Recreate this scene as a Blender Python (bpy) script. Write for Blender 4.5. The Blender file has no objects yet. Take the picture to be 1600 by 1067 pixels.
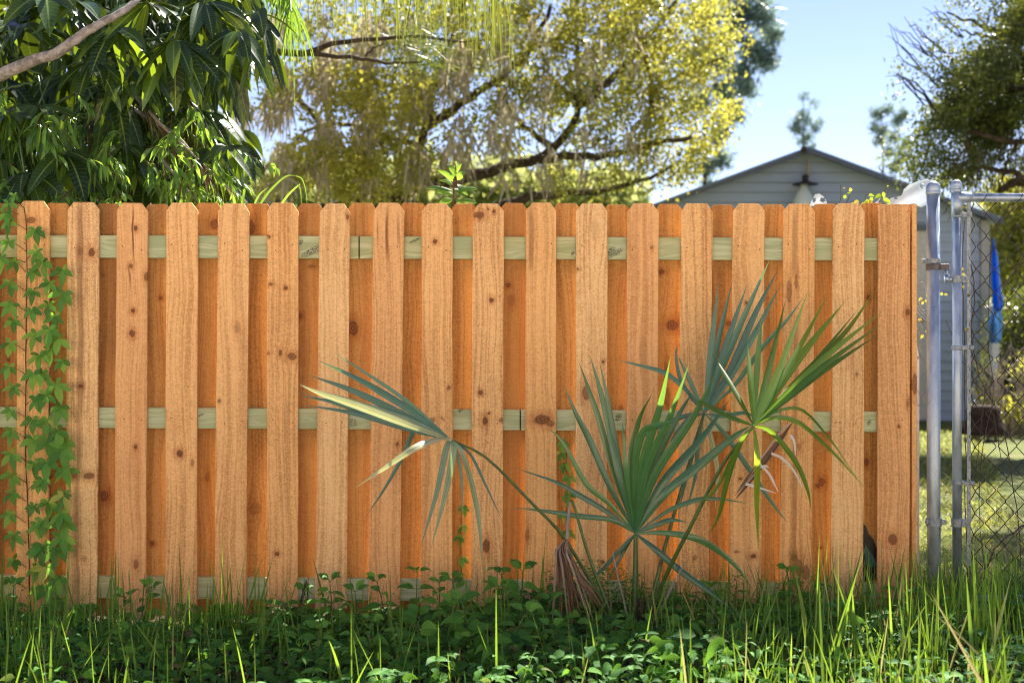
import bpy, math, random
import numpy as np
from mathutils import Vector, Matrix
R = math.radians
random.seed(7)
rng = np.random.default_rng(11)
scene = bpy.context.scene
COL = scene.collection

# ------------------------------------------------------------------ camera, sky, sun, exposure
FPX, CAMD, CAMZ, HY = 2222.0, 6.35, 1.22, 533.5
cam = bpy.data.cameras.new('camera')
cam.sensor_width = 36.0; cam.lens = 50.0
cam.clip_start = 0.1; cam.clip_end = 2000
cam.dof.use_dof = True; cam.dof.focus_distance = CAMD - 0.05; cam.dof.aperture_fstop = 2.8
co = bpy.data.objects.new('camera', cam); COL.objects.link(co)
co.location = (0, -CAMD, CAMZ); co.rotation_euler = (R(90), 0, 0)
scene.camera = co

SUN_EL, SUN_AZ = 47.0, 27.0            # azimuth from +Y towards +X
w = bpy.data.worlds.new('World'); scene.world = w; w.use_nodes = True
nt = w.node_tree
bg = nt.nodes['Background']
sky = nt.nodes.new('ShaderNodeTexSky'); sky.sky_type = 'NISHITA'; sky.sun_disc = False
sky.sun_elevation = R(SUN_EL); sky.sun_rotation = R(SUN_AZ)
sky.air_density = 0.8; sky.dust_density = 0.0; sky.ozone_density = 1.3
tint = nt.nodes.new('ShaderNodeMix'); tint.data_type = 'RGBA'; tint.blend_type = 'MULTIPLY'; tint.inputs[0].default_value = 1; tint.inputs[7].default_value = (1.08, .93, 1.03, 1)
nt.links.new(sky.outputs[0], tint.inputs[6]); nt.links.new(tint.outputs[2], bg.inputs[0]); bg.inputs[1].default_value = 0.05
sl = bpy.data.lights.new('sun', 'SUN'); sl.energy = 4.8; sl.angle = R(0.5); sl.color = (1, .94, .84)
so = bpy.data.objects.new('sun', sl); COL.objects.link(so)
sd = Vector((math.sin(R(SUN_AZ))*math.cos(R(SUN_EL)), math.cos(R(SUN_AZ))*math.cos(R(SUN_EL)), math.sin(R(SUN_EL))))
so.rotation_euler = sd.to_track_quat('Z', 'Y').to_euler()
so.location = (5, 8, 12)
vs = scene.view_settings
vs.view_transform = 'Standard'; vs.look = 'None'; vs.gamma = 1.0; vs.use_curve_mapping = False
vs.exposure = 1.93
scene.cycles.filter_width = 1.05
scene.cycles.max_bounces = 8; scene.cycles.diffuse_bounces = 4; scene.cycles.transmission_bounces = 5
scene.cycles.transparent_max_bounces = 6

# ------------------------------------------------------------------ helpers
def P(px, py, Y=0.0):
    """a point of the place at depth Y (0 = front of the fence) seen at a pixel of the 1600 px photograph"""
    s = (Y + CAMD)/FPX
    return Vector(((px-800)*s, Y, CAMZ + (HY-py)*s))
def PP(px, py, Y=0.0):
    return np.array(P(px, py, Y))

def tag(o, label=None, cat=None, group=None, kind=None):
    if label: o['label'] = label
    if cat: o['category'] = cat
    if group: o['group'] = group
    if kind: o['kind'] = kind
    return o
def empty(name, loc, label, cat, group=None):
    o = bpy.data.objects.new(name, None); COL.objects.link(o); o.location = loc
    o.empty_display_size = .1
    return tag(o, label, cat, group)
def link(name, me, mats, parent=None, smooth=False):
    o = bpy.data.objects.new(name, me); COL.objects.link(o)
    for m in (mats if isinstance(mats, (list, tuple)) else [mats]): me.materials.append(m)
    if parent is not None:
        o.parent = parent
        o.location = -Vector(parent_loc(parent))
    if smooth: me.polygons.foreach_set('use_smooth', [True]*len(me.polygons))
    return o
def parent_loc(p):
    v = Vector(p.location)
    while p.parent is not None:
        p = p.parent; v += Vector(p.location)
    return v

class MB:
    """collects shapes in world coordinates"""
    def __init__(s): s.v = []; s.f = []; s.m = []
    def add(s, vs, fs, m=0):
        b = len(s.v); s.v += [tuple(p) for p in vs]
        s.f += [tuple(i+b for i in f) for f in fs]; s.m += [m]*len(fs)
    def box(s, a, b, m=0):
        x0, y0, z0 = a; x1, y1, z1 = b
        s.add([(x0,y0,z0),(x1,y0,z0),(x1,y1,z0),(x0,y1,z0),(x0,y0,z1),(x1,y0,z1),(x1,y1,z1),(x0,y1,z1)],
              [(0,3,2,1),(4,5,6,7),(0,1,5,4),(1,2,6,5),(2,3,7,6),(3,0,4,7)], m)
    def prism(s, pts, y0, y1, m=0):
        """pts = outline in x,z ; extruded along y"""
        n = len(pts)
        s.add([(x, y0, z) for x, z in pts] + [(x, y1, z) for x, z in pts],
              [tuple(range(n)), tuple(range(2*n-1, n-1, -1))] + [(i, i+n, (i+1) % n+n, (i+1) % n) for i in range(n)], m)
    def tube(s, pts, rad, n=8, m=0, cap=True):
        pts = [Vector(p) for p in pts]; k = len(pts)
        if not isinstance(rad, (list, tuple)): rad = [rad]*k
        vs = []; u = None
        for i, p in enumerate(pts):
            t = (pts[min(i+1, k-1)] - pts[max(i-1, 0)]).normalized()
            if u is None: u = t.orthogonal().normalized()
            u = (u - t*u.dot(t)).normalized(); q = t.cross(u)
            for j in range(n):
                a = 2*math.pi*j/n; vs.append(p + (u*math.cos(a)+q*math.sin(a))*rad[i])
        fs = [(i*n+j, i*n+(j+1) % n, (i+1)*n+(j+1) % n, (i+1)*n+j) for i in range(k-1) for j in range(n)]
        if cap: fs += [tuple(range(n-1, -1, -1)), tuple(range((k-1)*n, k*n))]
        s.add(vs, fs, m)
    def lathe(s, c, prof, n=20, m=0):
        """prof = (radius, z) list, spun about a vertical axis through c"""
        vs = [(c[0]+r*math.cos(2*math.pi*j/n), c[1]+r*math.sin(2*math.pi*j/n), c[2]+z) for r, z in prof for j in range(n)]
        k = len(prof)
        fs = [(i*n+j, i*n+(j+1) % n, (i+1)*n+(j+1) % n, (i+1)*n+j) for i in range(k-1) for j in range(n)]
        fs += [tuple(range(n-1, -1, -1)), tuple(range((k-1)*n, k*n))]
        s.add(vs, fs, m)
    def build(s, name, mats, parent=None, smooth=False, bevel=0):
        me = bpy.data.meshes.new(name); me.from_pydata(s.v, [], s.f); me.update()
        if any(s.m): me.polygons.foreach_set('material_index', s.m)
        o = link(name, me, mats, parent, smooth)
        if bevel:
            b = o.modifiers.new('bevel', 'BEVEL'); b.width = bevel; b.segments = 2; b.limit_method = 'ANGLE'
        return o

def fast_mesh(name, V, F, attrs=None, smooth=True):
    V = np.asarray(V, dtype=np.float32); F = np.asarray(F, dtype=np.int32)
    me = bpy.data.meshes.new(name)
    me.vertices.add(len(V)); me.vertices.foreach_set('co', V.ravel())
    k = F.shape[1]
    me.loops.add(F.size); me.loops.foreach_set('vertex_index', F.ravel())
    me.polygons.add(len(F)); me.polygons.foreach_set('loop_start', np.arange(0, F.size, k, dtype=np.int32))
    try: me.polygons.foreach_set('loop_total', np.full(len(F), k, dtype=np.int32))
    except Exception: pass
    if smooth: me.polygons.foreach_set('use_smooth', np.ones(len(F), dtype=bool))
    for nm, arr in (attrs or {}).items():
        a = me.attributes.new(nm, 'FLOAT', 'POINT'); a.data.foreach_set('value', np.asarray(arr, dtype=np.float32))
    me.update(calc_edges=True); me.validate()
    return me

def nrm(v): return v/np.maximum(np.linalg.norm(v, axis=-1, keepdims=True), 1e-9)
PROF = {
    'lance': lambda t: np.sin(np.pi*np.clip(t, 0, 1)**.85)**.8,
    'ovate': lambda t: np.sin(np.pi*np.clip(t, 0, 1)**.66)**1.1*1.05,
    'heart': lambda t: np.minimum(np.clip(t, 0, 1)/.28, 1)**.6*(1-np.clip((t-.25)/.75, 0, 1)**1.25)**1.05,
    'blade': lambda t: (1-t**2.2)*(.55+.45*np.minimum(t*5, 1)),
    'strand': lambda t: 1-t**3*.8,
    'obov': lambda t: np.sin(np.pi*np.clip(t, 0, 1)**.95)**1.15*1.08,
}
class Leaves:
    """many leaves, each a curved, folded strip"""
    def __init__(s, prof='lance', nseg=4, fold=.25): s.prof = PROF[prof]; s.n = nseg; s.fold = fold; s.V = []; s.F = []; s.A = []; s.B = []; s.X = []; s.T = []; s.nb = 0
    def add(s, P0, D, N, L, W, droop=0.3, b=0.0, a=None):
        P0 = np.atleast_2d(P0).astype(float); n = len(P0)
        D = nrm(np.broadcast_to(D, (n, 3)).astype(float)); N = np.broadcast_to(N, (n, 3)).astype(float)
        L = np.broadcast_to(L, (n,)).astype(float); W = np.broadcast_to(W, (n,)).astype(float)
        dr = np.broadcast_to(droop, (n,)).astype(float); b = np.broadcast_to(b, (n,)).astype(float)
        a = rng.random(n) if a is None else np.broadcast_to(a, (n,))
        t = np.linspace(0, 1, s.n+1)[None, :, None]
        dn = np.array([0, 0, -1.0])
        c = P0[:, None] + D[:, None]*L[:, None, None]*(t - .25*dr[:, None, None]*t**2) + dn*L[:, None, None]*dr[:, None, None]*t**2
        T = nrm(D[:, None]*(1-.5*dr[:, None, None]*t) + dn*2*dr[:, None, None]*t)
        S = nrm(np.cross(T, N[:, None]) + 1e-6); Nn = nrm(np.cross(S, T))
        wd = s.prof(t)*W[:, None, None]*.5
        V = np.stack([c - S*wd + Nn*wd*s.fold, c, c + S*wd + Nn*wd*s.fold], axis=2)     # n, rows, 3, 3
        k = s.n+1
        base = (s.nb + np.arange(n)*k*3)[:, None, None]
        r = np.arange(s.n)[None, :, None]*3
        f1 = np.concatenate([base+r+0, base+r+1, base+r+4, base+r+3], axis=2)
        f2 = np.concatenate([base+r+1, base+r+2, base+r+5, base+r+4], axis=2)
        s.V.append(V.reshape(-1, 3)); s.F.append(f1.reshape(-1, 4)); s.F.append(f2.reshape(-1, 4))
        s.A.append(np.repeat(a, k*3)); s.B.append(np.repeat(b, k*3)); s.nb += n*k*3
        s.X.append(np.tile([-1., 0., 1.], n*k)); s.T.append(np.tile(np.repeat(np.linspace(0, 1, k), 3), n))
    def strip(s, pts, W, b=0., a=None, N=(0, -1, 0), prof=None, taper_in=.0):
        """one leaf segment along a smooth path of points"""
        Q = catmull([np.array(p) for p in pts], s.n)
        T = nrm(np.gradient(Q, axis=0)); S = nrm(np.cross(T, np.array(N, float))); Nn = nrm(np.cross(S, T))
        t = np.linspace(0, 1, s.n+1); wd = ((prof or s.prof)(t)*W*.5)[:, None]
        V = np.stack([Q - S*wd - Nn*wd*s.fold, Q, Q + S*wd - Nn*wd*s.fold], axis=1)
        base = s.nb; r = (np.arange(s.n)*3)[:, None]
        s.F.append(base+r+np.array([[0, 1, 4, 3]])); s.F.append(base+r+np.array([[1, 2, 5, 4]]))
        s.V.append(V.reshape(-1, 3)); k = (s.n+1)*3
        s.A.append(np.full(k, rng.random() if a is None else a)); s.B.append(np.full(k, b)); s.nb += k
        s.X.append(np.tile([-1., 0., 1.], s.n+1)); s.T.append(np.repeat(np.linspace(0, 1, s.n+1), 3))
    def build(s, name, mat, parent=None):
        me = fast_mesh(name, np.concatenate(s.V), np.concatenate(s.F), {'va': np.concatenate(s.A), 'vb': np.concatenate(s.B), 'vx': np.concatenate(s.X), 'vt': np.concatenate(s.T)})
        return link(name, me, mat, parent)
class Quads:
    """very many tiny leaves, one kite each"""
    def __init__(s): s.V = []; s.A = []; s.B = []
    def add(s, C, L, W, b=0., up=None):
        n = len(C)
        D = nrm(rng.normal(size=(n, 3)) + (0 if up is None else np.array(up))); N = rng.normal(size=(n, 3)); S = nrm(np.cross(D, N))
        L = (L*(.6+.8*rng.random(n)))[:, None]; W = (W*(.6+.8*rng.random(n)))[:, None]
        s.V.append(np.stack([C-D*L*.5, C+S*W*.5, C+D*L*.5, C-S*W*.5], axis=1).reshape(-1, 3))
        s.A.append(np.repeat(rng.random(n), 4)); s.B.append(np.repeat(np.broadcast_to(b, (n,)), 4))
    def build(s, name, mat, parent=None):
        V = np.concatenate(s.V); F = np.arange(len(V)).reshape(-1, 4)
        return link(name, fast_mesh(name, V, F, {'va': np.concatenate(s.A), 'vb': np.concatenate(s.B)}, smooth=False), mat, parent)

def catmull(pts, n):
    pts = [np.asarray(p, float) for p in pts]
    if len(pts) == 2: return np.array([pts[0]+(pts[1]-pts[0])*t for t in np.linspace(0, 1, n+1)])
    ex = [2*pts[0]-pts[1]] + pts + [2*pts[-1]-pts[-2]]; m = len(pts)-1; out = []
    for t in np.linspace(0, m, n+1):
        i = min(int(t), m-1); u = t-i; a, b, c, d = ex[i:i+4]
        out.append(.5*((2*b)+(-a+c)*u+(2*a-5*b+4*c-d)*u*u+(-a+3*b-3*c+d)*u**3))
    return np.array(out)
def limbs(name, items, Y, jit, mat, par, n=8, k=16, wob=.015):
    for pts, r0, r1 in items:
        mb = MB(); limb(mb, [PP(x, y, Y+rng.uniform(-jit, jit)) for x, y in pts], r0, r1, n, k, wob); mb.build(name, mat, par, True)
def limb(mb, pts, r0, r1, n=8, k=14, wob=.0, m=0):
    Q = catmull(pts, k)
    if wob: Q[1:-1] += rng.normal(size=(k-1, 3))*wob
    mb.tube([Vector(q) for q in Q], [r0+(r1-r0)*i/k for i in range(k+1)], n, m)

# ------------------------------------------------------------------ materials
class NT:
    def __init__(s, name):
        s.mat = bpy.data.materials.new(name); s.mat.use_nodes = True
        s.t = s.mat.node_tree; s.n = s.t.nodes; s.b = s.n['Principled BSDF']; s.out = s.n['Material Output']
    def new(s, typ, **kw):
        nd = s.n.new(typ)
        for k, v in kw.items(): setattr(nd, k, v)
        return nd
    def put(s, sock, v):
        if isinstance(v, bpy.types.NodeSocket): s.t.links.new(v, sock)
        else: sock.default_value = v
    def math(s, op, a, b=0.0, c=0.0, clamp=False):
        nd = s.new('ShaderNodeMath', operation=op, use_clamp=clamp)
        s.put(nd.inputs[0], a); s.put(nd.inputs[1], b); s.put(nd.inputs[2], c); return nd.outputs[0]
    def mix(s, f, a, b, mode='MIX'):
        nd = s.new('ShaderNodeMix', data_type='RGBA', blend_type=mode)
        s.put(nd.inputs[0], f)
        s.put(nd.inputs[6], a if isinstance(a, bpy.types.NodeSocket) else (*a, 1)); s.put(nd.inputs[7], b if isinstance(b, bpy.types.NodeSocket) else (*b, 1))
        return nd.outputs[2]
    def ramp(s, f, stops, interp='LINEAR'):
        nd = s.new('ShaderNodeValToRGB'); cr = nd.color_ramp; cr.interpolation = interp
        while len(cr.elements) < len(stops): cr.elements.new(.5)
        for e, (p, c) in zip(cr.elements, stops): e.position = p; e.color = (*c, 1) if len(c) == 3 else c
        s.put(nd.inputs[0], f); return nd.outputs[0]
    def maprange(s, v, a, b, c=0., d=1., smooth=True):
        nd = s.new('ShaderNodeMapRange', interpolation_type='SMOOTHSTEP' if smooth else 'LINEAR')
        s.put(nd.inputs[0], v)
        for i, q in enumerate((a, b, c, d)): s.put(nd.inputs[i+1], q)
        return nd.outputs[0]
    def noise(s, vec, scale, detail=3., rough=.5, dist=0.):
        nd = s.new('ShaderNodeTexNoise'); s.put(nd.inputs['Vector'], vec)
        nd.inputs['Scale'].default_value = scale; nd.inputs['Detail'].default_value = detail
        nd.inputs['Roughness'].default_value = rough; nd.inputs['Distortion'].default_value = dist
        return nd.outputs[0]
    def obj(s): return s.new('ShaderNodeTexCoord').outputs['Object']
    def pos(s): return s.new('ShaderNodeNewGeometry').outputs['Position']
    def mapping(s, vec, scale=(1, 1, 1), loc=(0, 0, 0)):
        nd = s.new('ShaderNodeMapping'); s.put(nd.inputs[0], vec)
        nd.inputs['Location'].default_value = loc; nd.inputs['Scale'].default_value = scale; return nd.outputs[0]
    def bump(s, h, strength=.3, dist=.002):
        nd = s.new('ShaderNodeBump'); nd.inputs['Strength'].default_value = strength; nd.inputs['Distance'].default_value = dist
        s.put(nd.inputs['Height'], h); s.t.links.new(nd.outputs[0], s.b.inputs['Normal'])
    def attr(s, nm): return s.new('ShaderNodeAttribute', attribute_name=nm).outputs['Fac']
    def base(s, c, rough=.6, spec=.4, metal=0.):
        s.put(s.b.inputs['Base Color'], c if isinstance(c, bpy.types.NodeSocket) else (*c, 1))
        s.put(s.b.inputs['Roughness'], rough); s.b.inputs['Specular IOR Level'].default_value = spec
        s.b.inputs['Metallic'].default_value = metal; return s.mat

def leaf_mat(name, ramp, trans, tf=.4, rough=.45, spec=.4, ycol=None, rib=None, rf=.5, veins=0, stripes=0, tlow=.7, tp=1.):
    """va = random per leaf picks the colour; vb mixes towards ycol; light passes through"""
    m = NT(name); a = m.attr('va'); c = m.ramp(a, ramp)
    tc = m.mix(.0, trans, trans)
    tc = m.mix(m.math('POWER', a, tp), tuple(x*tlow for x in trans), tuple(min(x*1.25, 1) for x in trans))
    if ycol: 
        b = m.attr('vb'); c = m.mix(b, c, ycol[0]); tc = m.mix(b, tc, ycol[1])
    nz = m.noise(m.pos(), 23., 3.)
    c = m.mix(m.maprange(nz, .35, .7, 0, .35), c, m.mix(1., c, (.6, .65, .5), 'MULTIPLY'))
    if rib:
        ax = m.math('ABSOLUTE', m.attr('vx')); k = m.maprange(ax, .04, .13, rf, 0); c = m.mix(k, c, rib)
        if stripes:
            st = m.math('ADD', m.math('MULTIPLY', m.math('SINE', m.math('MULTIPLY', ax, stripes)), .5), .5); c = m.mix(m.math('MULTIPLY', st, .6), c, m.mix(1., c, (.55, .6, .55), 'MULTIPLY')); tc = m.mix(m.math('MULTIPLY', st, .35), tc, m.mix(1., tc, (.55, .6, .5), 'MULTIPLY'))
        if veins:
            w_ = m.math('SINE', m.math('MULTIPLY', m.math('SUBTRACT', m.attr('vt'), m.math('MULTIPLY', ax, .06)), veins)); k2 = m.maprange(w_, .75, .98, 0, .35); c = m.mix(k2, c, rib); tc = m.mix(k2, tc, m.mix(1., tc, (.6, .7, .5), 'MULTIPLY'))
    m.base(c, rough, spec)
    tr = m.new('ShaderNodeBsdfTranslucent'); m.put(tr.inputs[0], tc)
    mx = m.new('ShaderNodeMixShader'); mx.inputs[0].default_value = tf
    m.t.links.new(m.b.outputs[0], mx.inputs[1]); m.t.links.new(tr.outputs[0], mx.inputs[2]); m.t.links.new(mx.outputs[0], m.out.inputs[0])
    return m.mat

def knot_group():
    g = bpy.data.node_groups.new('wood_knot', 'ShaderNodeTree')
    for nm in ('X', 'Z', 'CX', 'CZ', 'RX', 'RZ'): g.interface.new_socket(nm, in_out='INPUT', socket_type='NodeSocketFloat')
    for nm in ('Warp', 'Mask', 'Halo', 'Ring'): g.interface.new_socket(nm, in_out='OUTPUT', socket_type='NodeSocketFloat')
    i = g.nodes.new('NodeGroupInput'); o = g.nodes.new('NodeGroupOutput')
    def M(op, a, b=0., c=0.):
        nd = g.nodes.new('ShaderNodeMath'); nd.operation = op
        for k, v in enumerate((a, b, c)):
            if isinstance(v, bpy.types.NodeSocket): g.links.new(v, nd.inputs[k])
            else: nd.inputs[k].default_value = v
        return nd.outputs[0]
    dx = M('SUBTRACT', i.outputs['X'], i.outputs['CX']); dz = M('SUBTRACT', i.outputs['Z'], i.outputs['CZ'])
    u = M('DIVIDE', dx, i.outputs['RX']); v = M('DIVIDE', dz, i.outputs['RZ'])
    d2 = M('ADD', M('MULTIPLY', u, u), M('MULTIPLY', v, v)); d = M('SQRT', d2)
    e = M('EXPONENT', M('MULTIPLY', M('ADD', M('MULTIPLY', M('MULTIPLY', u, u), .35), M('MULTIPLY', M('MULTIPLY', v, v), .10)), -1.0))
    g.links.new(M('MULTIPLY', M('MULTIPLY', dx, -.75), e), o.inputs['Warp'])
    def SS(x, a, b):
        nd = g.nodes.new('ShaderNodeMapRange'); nd.interpolation_type = 'SMOOTHSTEP'; g.links.new(x, nd.inputs[0])
        nd.inputs[1].default_value = a; nd.inputs[2].default_value = b; nd.inputs[3].default_value = 1; nd.inputs[4].default_value = 0; return nd.outputs[0]
    g.links.new(SS(d, .8, 1.15), o.inputs['Mask'])
    g.links.new(SS(d, .8, 3.2), o.inputs['Halo'])
    g.links.new(M('ADD', M('MULTIPLY', M('SINE', M('MULTIPLY', d, 15.)), .5), .5), o.inputs['Ring'])
    return g
KG = knot_group()

def wood_mat(name, light, dark, knots=(), seed=0., streak=0.4, red=0., streaks=(), kdark=(.085, .03, .014)):
    """boards; knots = (cx, cz, rx, rz, strength) in metres on the board"""
    m = NT(name); oc = m.obj()
    sep = m.new('ShaderNodeSeparateXYZ'); m.put(sep.inputs[0], oc); X, Z = sep.outputs[0], sep.outputs[2]
    rag = m.noise(m.mapping(oc, (75, 1, 45), (seed, 0, 0)), 1., 3.)
    Xk = m.math('ADD', X, m.math('MULTIPLY', m.math('SUBTRACT', rag, .5), .014)); Zk = m.math('ADD', Z, m.math('MULTIPLY', m.math('SUBTRACT', rag, .5), .020))
    warp = None; mask = halo = None; ring = None
    for (cx, cz, rx, rz, st) in knots:
        k = m.new('ShaderNodeGroup'); k.node_tree = KG
        for nm, v in zip(('X', 'Z', 'CX', 'CZ', 'RX', 'RZ'), (Xk, Zk, cx, cz, rx, rz)): m.put(k.inputs[nm], v)
        mk = m.math('MULTIPLY', k.outputs['Mask'], st); hl = m.math('MULTIPLY', k.outputs['Halo'], st)
        rg = m.math('MULTIPLY', k.outputs['Ring'], mk)
        warp = k.outputs['Warp'] if warp is None else m.math('ADD', warp, k.outputs['Warp'])
        mask = mk if mask is None else m.math('MAXIMUM', mask, mk)
        halo = hl if halo is None else m.math('MAXIMUM', halo, hl)
        ring = rg if ring is None else m.math('MAXIMUM', ring, rg)
    bend = m.noise(m.mapping(oc, (3, 1, 1.3), (seed*3.1, 0, seed)), 1., 2.)
    xw = m.math('ADD', X, m.math('MULTIPLY', m.math('SUBTRACT', bend, .5), .10))
    if warp is not None: xw = m.math('ADD', xw, warp)
    cv = m.new('ShaderNodeCombineXYZ'); m.put(cv.inputs[0], xw); m.put(cv.inputs[1], seed*7.7); m.put(cv.inputs[2], Z)
    rings = m.noise(m.mapping(cv.outputs[0], (random.uniform(55, 120), 1, .8)), 1., 3.5, .65)
    fib = m.noise(m.mapping(cv.outputs[0], (620, 1, 9)), 1., 2., .6)
    saw = m.noise(m.mapping(oc, (230, 40, 230), (seed, 0, seed)), 1., 3., .7)
    hs = m.noise(m.mapping(oc, (7, 1, 260), (seed, 0, seed*2)), 1., 1.)
    blot = m.noise(m.mapping(oc, (9, 1, 2.2), (seed*5, 0, seed*9)), 1., 3.)
    f = m.maprange(rings, .43, .60)
    saw2 = m.noise(m.mapping(oc, (95, 40, 120), (seed, 3, seed)), 1., 2., .6)
    f = m.math('ADD', m.math('MULTIPLY', f, .42), m.math('MULTIPLY', m.math('SUBTRACT', fib, .2), .5))
    f = m.math('ADD', f, m.math('MULTIPLY', m.math('SUBTRACT', saw, .5), 1.6)); f = m.math('ADD', f, m.math('MULTIPLY', m.math('SUBTRACT', saw2, .5), 1.1))
    f = m.math('ADD', f, m.math('MULTIPLY', m.math('SUBTRACT', hs, .5), .35))
    f = m.math('ADD', f, m.math('MULTIPLY', m.math('SUBTRACT', blot, .5), .7), clamp=True)
    c = m.mix(f, light, dark)
    pt = m.noise(m.mapping(oc, (6, 1, 3), (seed*4, 0, seed*6)), 1., 3.)
    c = m.mix(m.maprange(pt, .52, .72, 0, .35), c, m.mix(1., c, (.80, .72, .72), 'MULTIPLY'))
    if streak:
        st = m.noise(m.mapping(cv.outputs[0], (16, 1, .35), (seed, 0, 3)), 1., 1.)
        c = m.mix(m.maprange(st, .58, .74, 0, streak), c, m.mix(1., c, (.72, .52, .40), 'MULTIPLY'))
    for (sx, sw, z0, z1, stn) in streaks:
        q = m.math('ABSOLUTE', m.math('SUBTRACT', xw, sx)); q = m.maprange(q, sw*.3, sw, 1, 0)
        q = m.math('MULTIPLY', q, m.math('MULTIPLY', m.maprange(Z, z0-.05, z0+.05), m.maprange(Z, z1-.05, z1+.05, 1, 0)))
        c = m.mix(m.math('MULTIPLY', q, stn), c, (.20, .075, .035))
    if mask is not None:
        c = m.mix(m.math('MULTIPLY', halo, .65), c, m.mix(1., c, (.62, .40, .28), 'MULTIPLY'))
        kc = m.mix(ring, kdark, (kdark[0]*3.2, kdark[1]*3.4, kdark[2]*3.4))
        c = m.mix(m.math('MINIMUM', m.math('MULTIPLY', mask, 1.), .92), c, kc)
    sp = m.noise(m.mapping(oc, (300, 60, 160), (seed*2, 0, 0)), 1., 1.)
    c = m.mix(m.maprange(sp, .70, .80, 0, .55), c, m.mix(1., c, (.4, .3, .25), 'MULTIPLY'))
    m.base(c, .78, .22)
    h = m.math('ADD', m.math('MULTIPLY', saw, .8), m.math('MULTIPLY', rings, .6)); h = m.math('ADD', h, m.math('MULTIPLY', hs, .5))
    m.bump(h, .9, .0035)
    return m.mat

def simple(name, col, rough=.6, spec=.4, metal=0., nscale=20., var=.25, bump=0., bscale=None, dark=None):
    m = NT(name); p = m.obj(); n = m.noise(p, nscale, 4., .6)
    c = m.mix(m.maprange(n, .3, .7), col, dark or tuple(x*(1-var) for x in col))
    m.base(c, rough, spec, metal)
    if bump: m.bump(m.noise(p, bscale or nscale*3, 4., .6), bump, .01)
    return m.mat

# leaf materials
M = {}
M['mango'] = leaf_mat('mango_leaf', [(0, (.010, .030, .012)), (.6, (.022, .065, .018)), (1, (.05, .12, .02))], (.34, .46, .02), .34, .30, .5, rib=(.22, .32, .08), rf=.8, veins=90, tlow=.10, tp=2.2)
M['smallleaf'] = leaf_mat('small_leaf', [(0, (.02, .07, .02)), (.5, (.06, .16, .04)), (1, (.14, .30, .05))], (.38, .58, .05), .42, .35, .5, rib=(.2, .3, .1), rf=.5)
M['oak'] = leaf_mat('oak_leaf', [(0, (.05, .07, .025)), (.5, (.10, .12, .035)), (1, (.18, .18, .05))], (.42, .46, .07), .42, .45, .4, ycol=((.34, .31, .05), (.78, .70, .10)), tlow=.4)
M['darkoak'] = leaf_mat('dark_oak_leaf', [(0, (.03, .045, .025)), (.6, (.05, .07, .03)), (1, (.10, .12, .04))], (.20, .25, .04), .28, .4, .4, ycol=((.20, .24, .04), (.6, .62, .06)))
M['moss'] = leaf_mat('spanish_moss', [(0, (.24, .20, .14)), (1, (.50, .44, .32))], (.50, .42, .27), .42, .9, .1)
M['pine'] = leaf_mat('pine_needle', [(0, (.10, .15, .14)), (1, (.18, .25, .20))], (.3, .42, .32), .35, .4, .4)
M['hedge'] = leaf_mat('hedge_leaf', [(0, (.06, .08, .02)), (1, (.16, .18, .04))], (.55, .55, .08), .45, .5, .3, ycol=((.25, .24, .04), (.75, .7, .1)))
M['fargreen'] = leaf_mat('far_foliage', [(0, (.09, .13, .05)), (1, (.22, .25, .09))], (.55, .58, .18), .5, .6, .2)
M['palm'] = leaf_mat('palmetto_leaf', [(0, (.05, .18, .15)), (.6, (.065, .22, .14)), (1, (.09, .27, .11))], (.24, .42, .05), .30, .25, .6, ycol=((.34, .40, .16), (.6, .62, .2)), rib=(.12, .22, .08), rf=.7, stripes=11)
M['palmblue'] = leaf_mat('palmetto_blue_leaf', [(0, (.05, .18, .19)), (1, (.10, .27, .25))], (.18, .38, .10), .30, .32, .5, ycol=((.62, .66, .42), (.7, .72, .25)), rib=(.12, .22, .12), rf=.7, stripes=11)
M['palmlit'] = leaf_mat('palmetto_lit_leaf', [(0, (.07, .20, .04)), (1, (.14, .32, .045))], (.40, .60, .03), .5, .30, .5, ycol=((.45, .52, .06), (.8, .8, .1)), rib=(.25, .34, .04), rf=.8, stripes=11)  # sunlit yellow green of the tallest fan, put into the leaf colour
M['dead'] = leaf_mat('dead_palm_leaf', [(0, (.13, .07, .05)), (.6, (.24, .16, .12)), (1, (.46, .41, .38))], (.25, .12, .06), .2, .7, .2)
M['frondhang'] = leaf_mat('hanging_frond_leaf', [(0, (.06, .10, .02)), (1, (.16, .16, .03))], (.30, .33, .04), .38, .4, .4)
M['vine'] = leaf_mat('creeper_leaf', [(0, (.04, .17, .035)), (.6, (.09, .30, .05)), (1, (.22, .44, .07))], (.32, .6, .06), .36, .5, .3, ycol=((.5, .5, .12), (.7, .7, .2)), rib=(.12, .24, .06), rf=.6, veins=40)
M['weed'] = leaf_mat('weed_leaf', [(0, (.045, .17, .03)), (.6, (.09, .28, .045)), (1, (.16, .38, .06))], (.25, .5, .04), .35, .65, .2, rib=(.14, .26, .06), rf=.6, veins=45)
M['weeddark'] = leaf_mat('ground_leaf', [(0, (.025, .09, .025)), (.7, (.06, .19, .035)), (1, (.14, .34, .05))], (.20, .42, .04), .35, .75, .12, ycol=((.16, .12, .06), (.3, .2, .1)), rib=(.10, .20, .05), rf=.6, veins=35)
M['grass'] = leaf_mat('grass_blade', [(0, (.04, .14, .03)), (.7, (.08, .22, .035)), (1, (.16, .30, .05))], (.34, .52, .04), .40, .4, .35, ycol=((.42, .36, .18), (.6, .5, .2)))
M['lawn'] = leaf_mat('lawn_blade', [(0, (.07, .10, .02)), (1, (.16, .18, .045))], (.42, .44, .08), .42, .5, .2, ycol=((.35, .29, .14), (.6, .5, .2)))
M['stalk'] = simple('green_stalk', (.075, .14, .035), .4, .5, nscale=30, var=.4)
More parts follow.
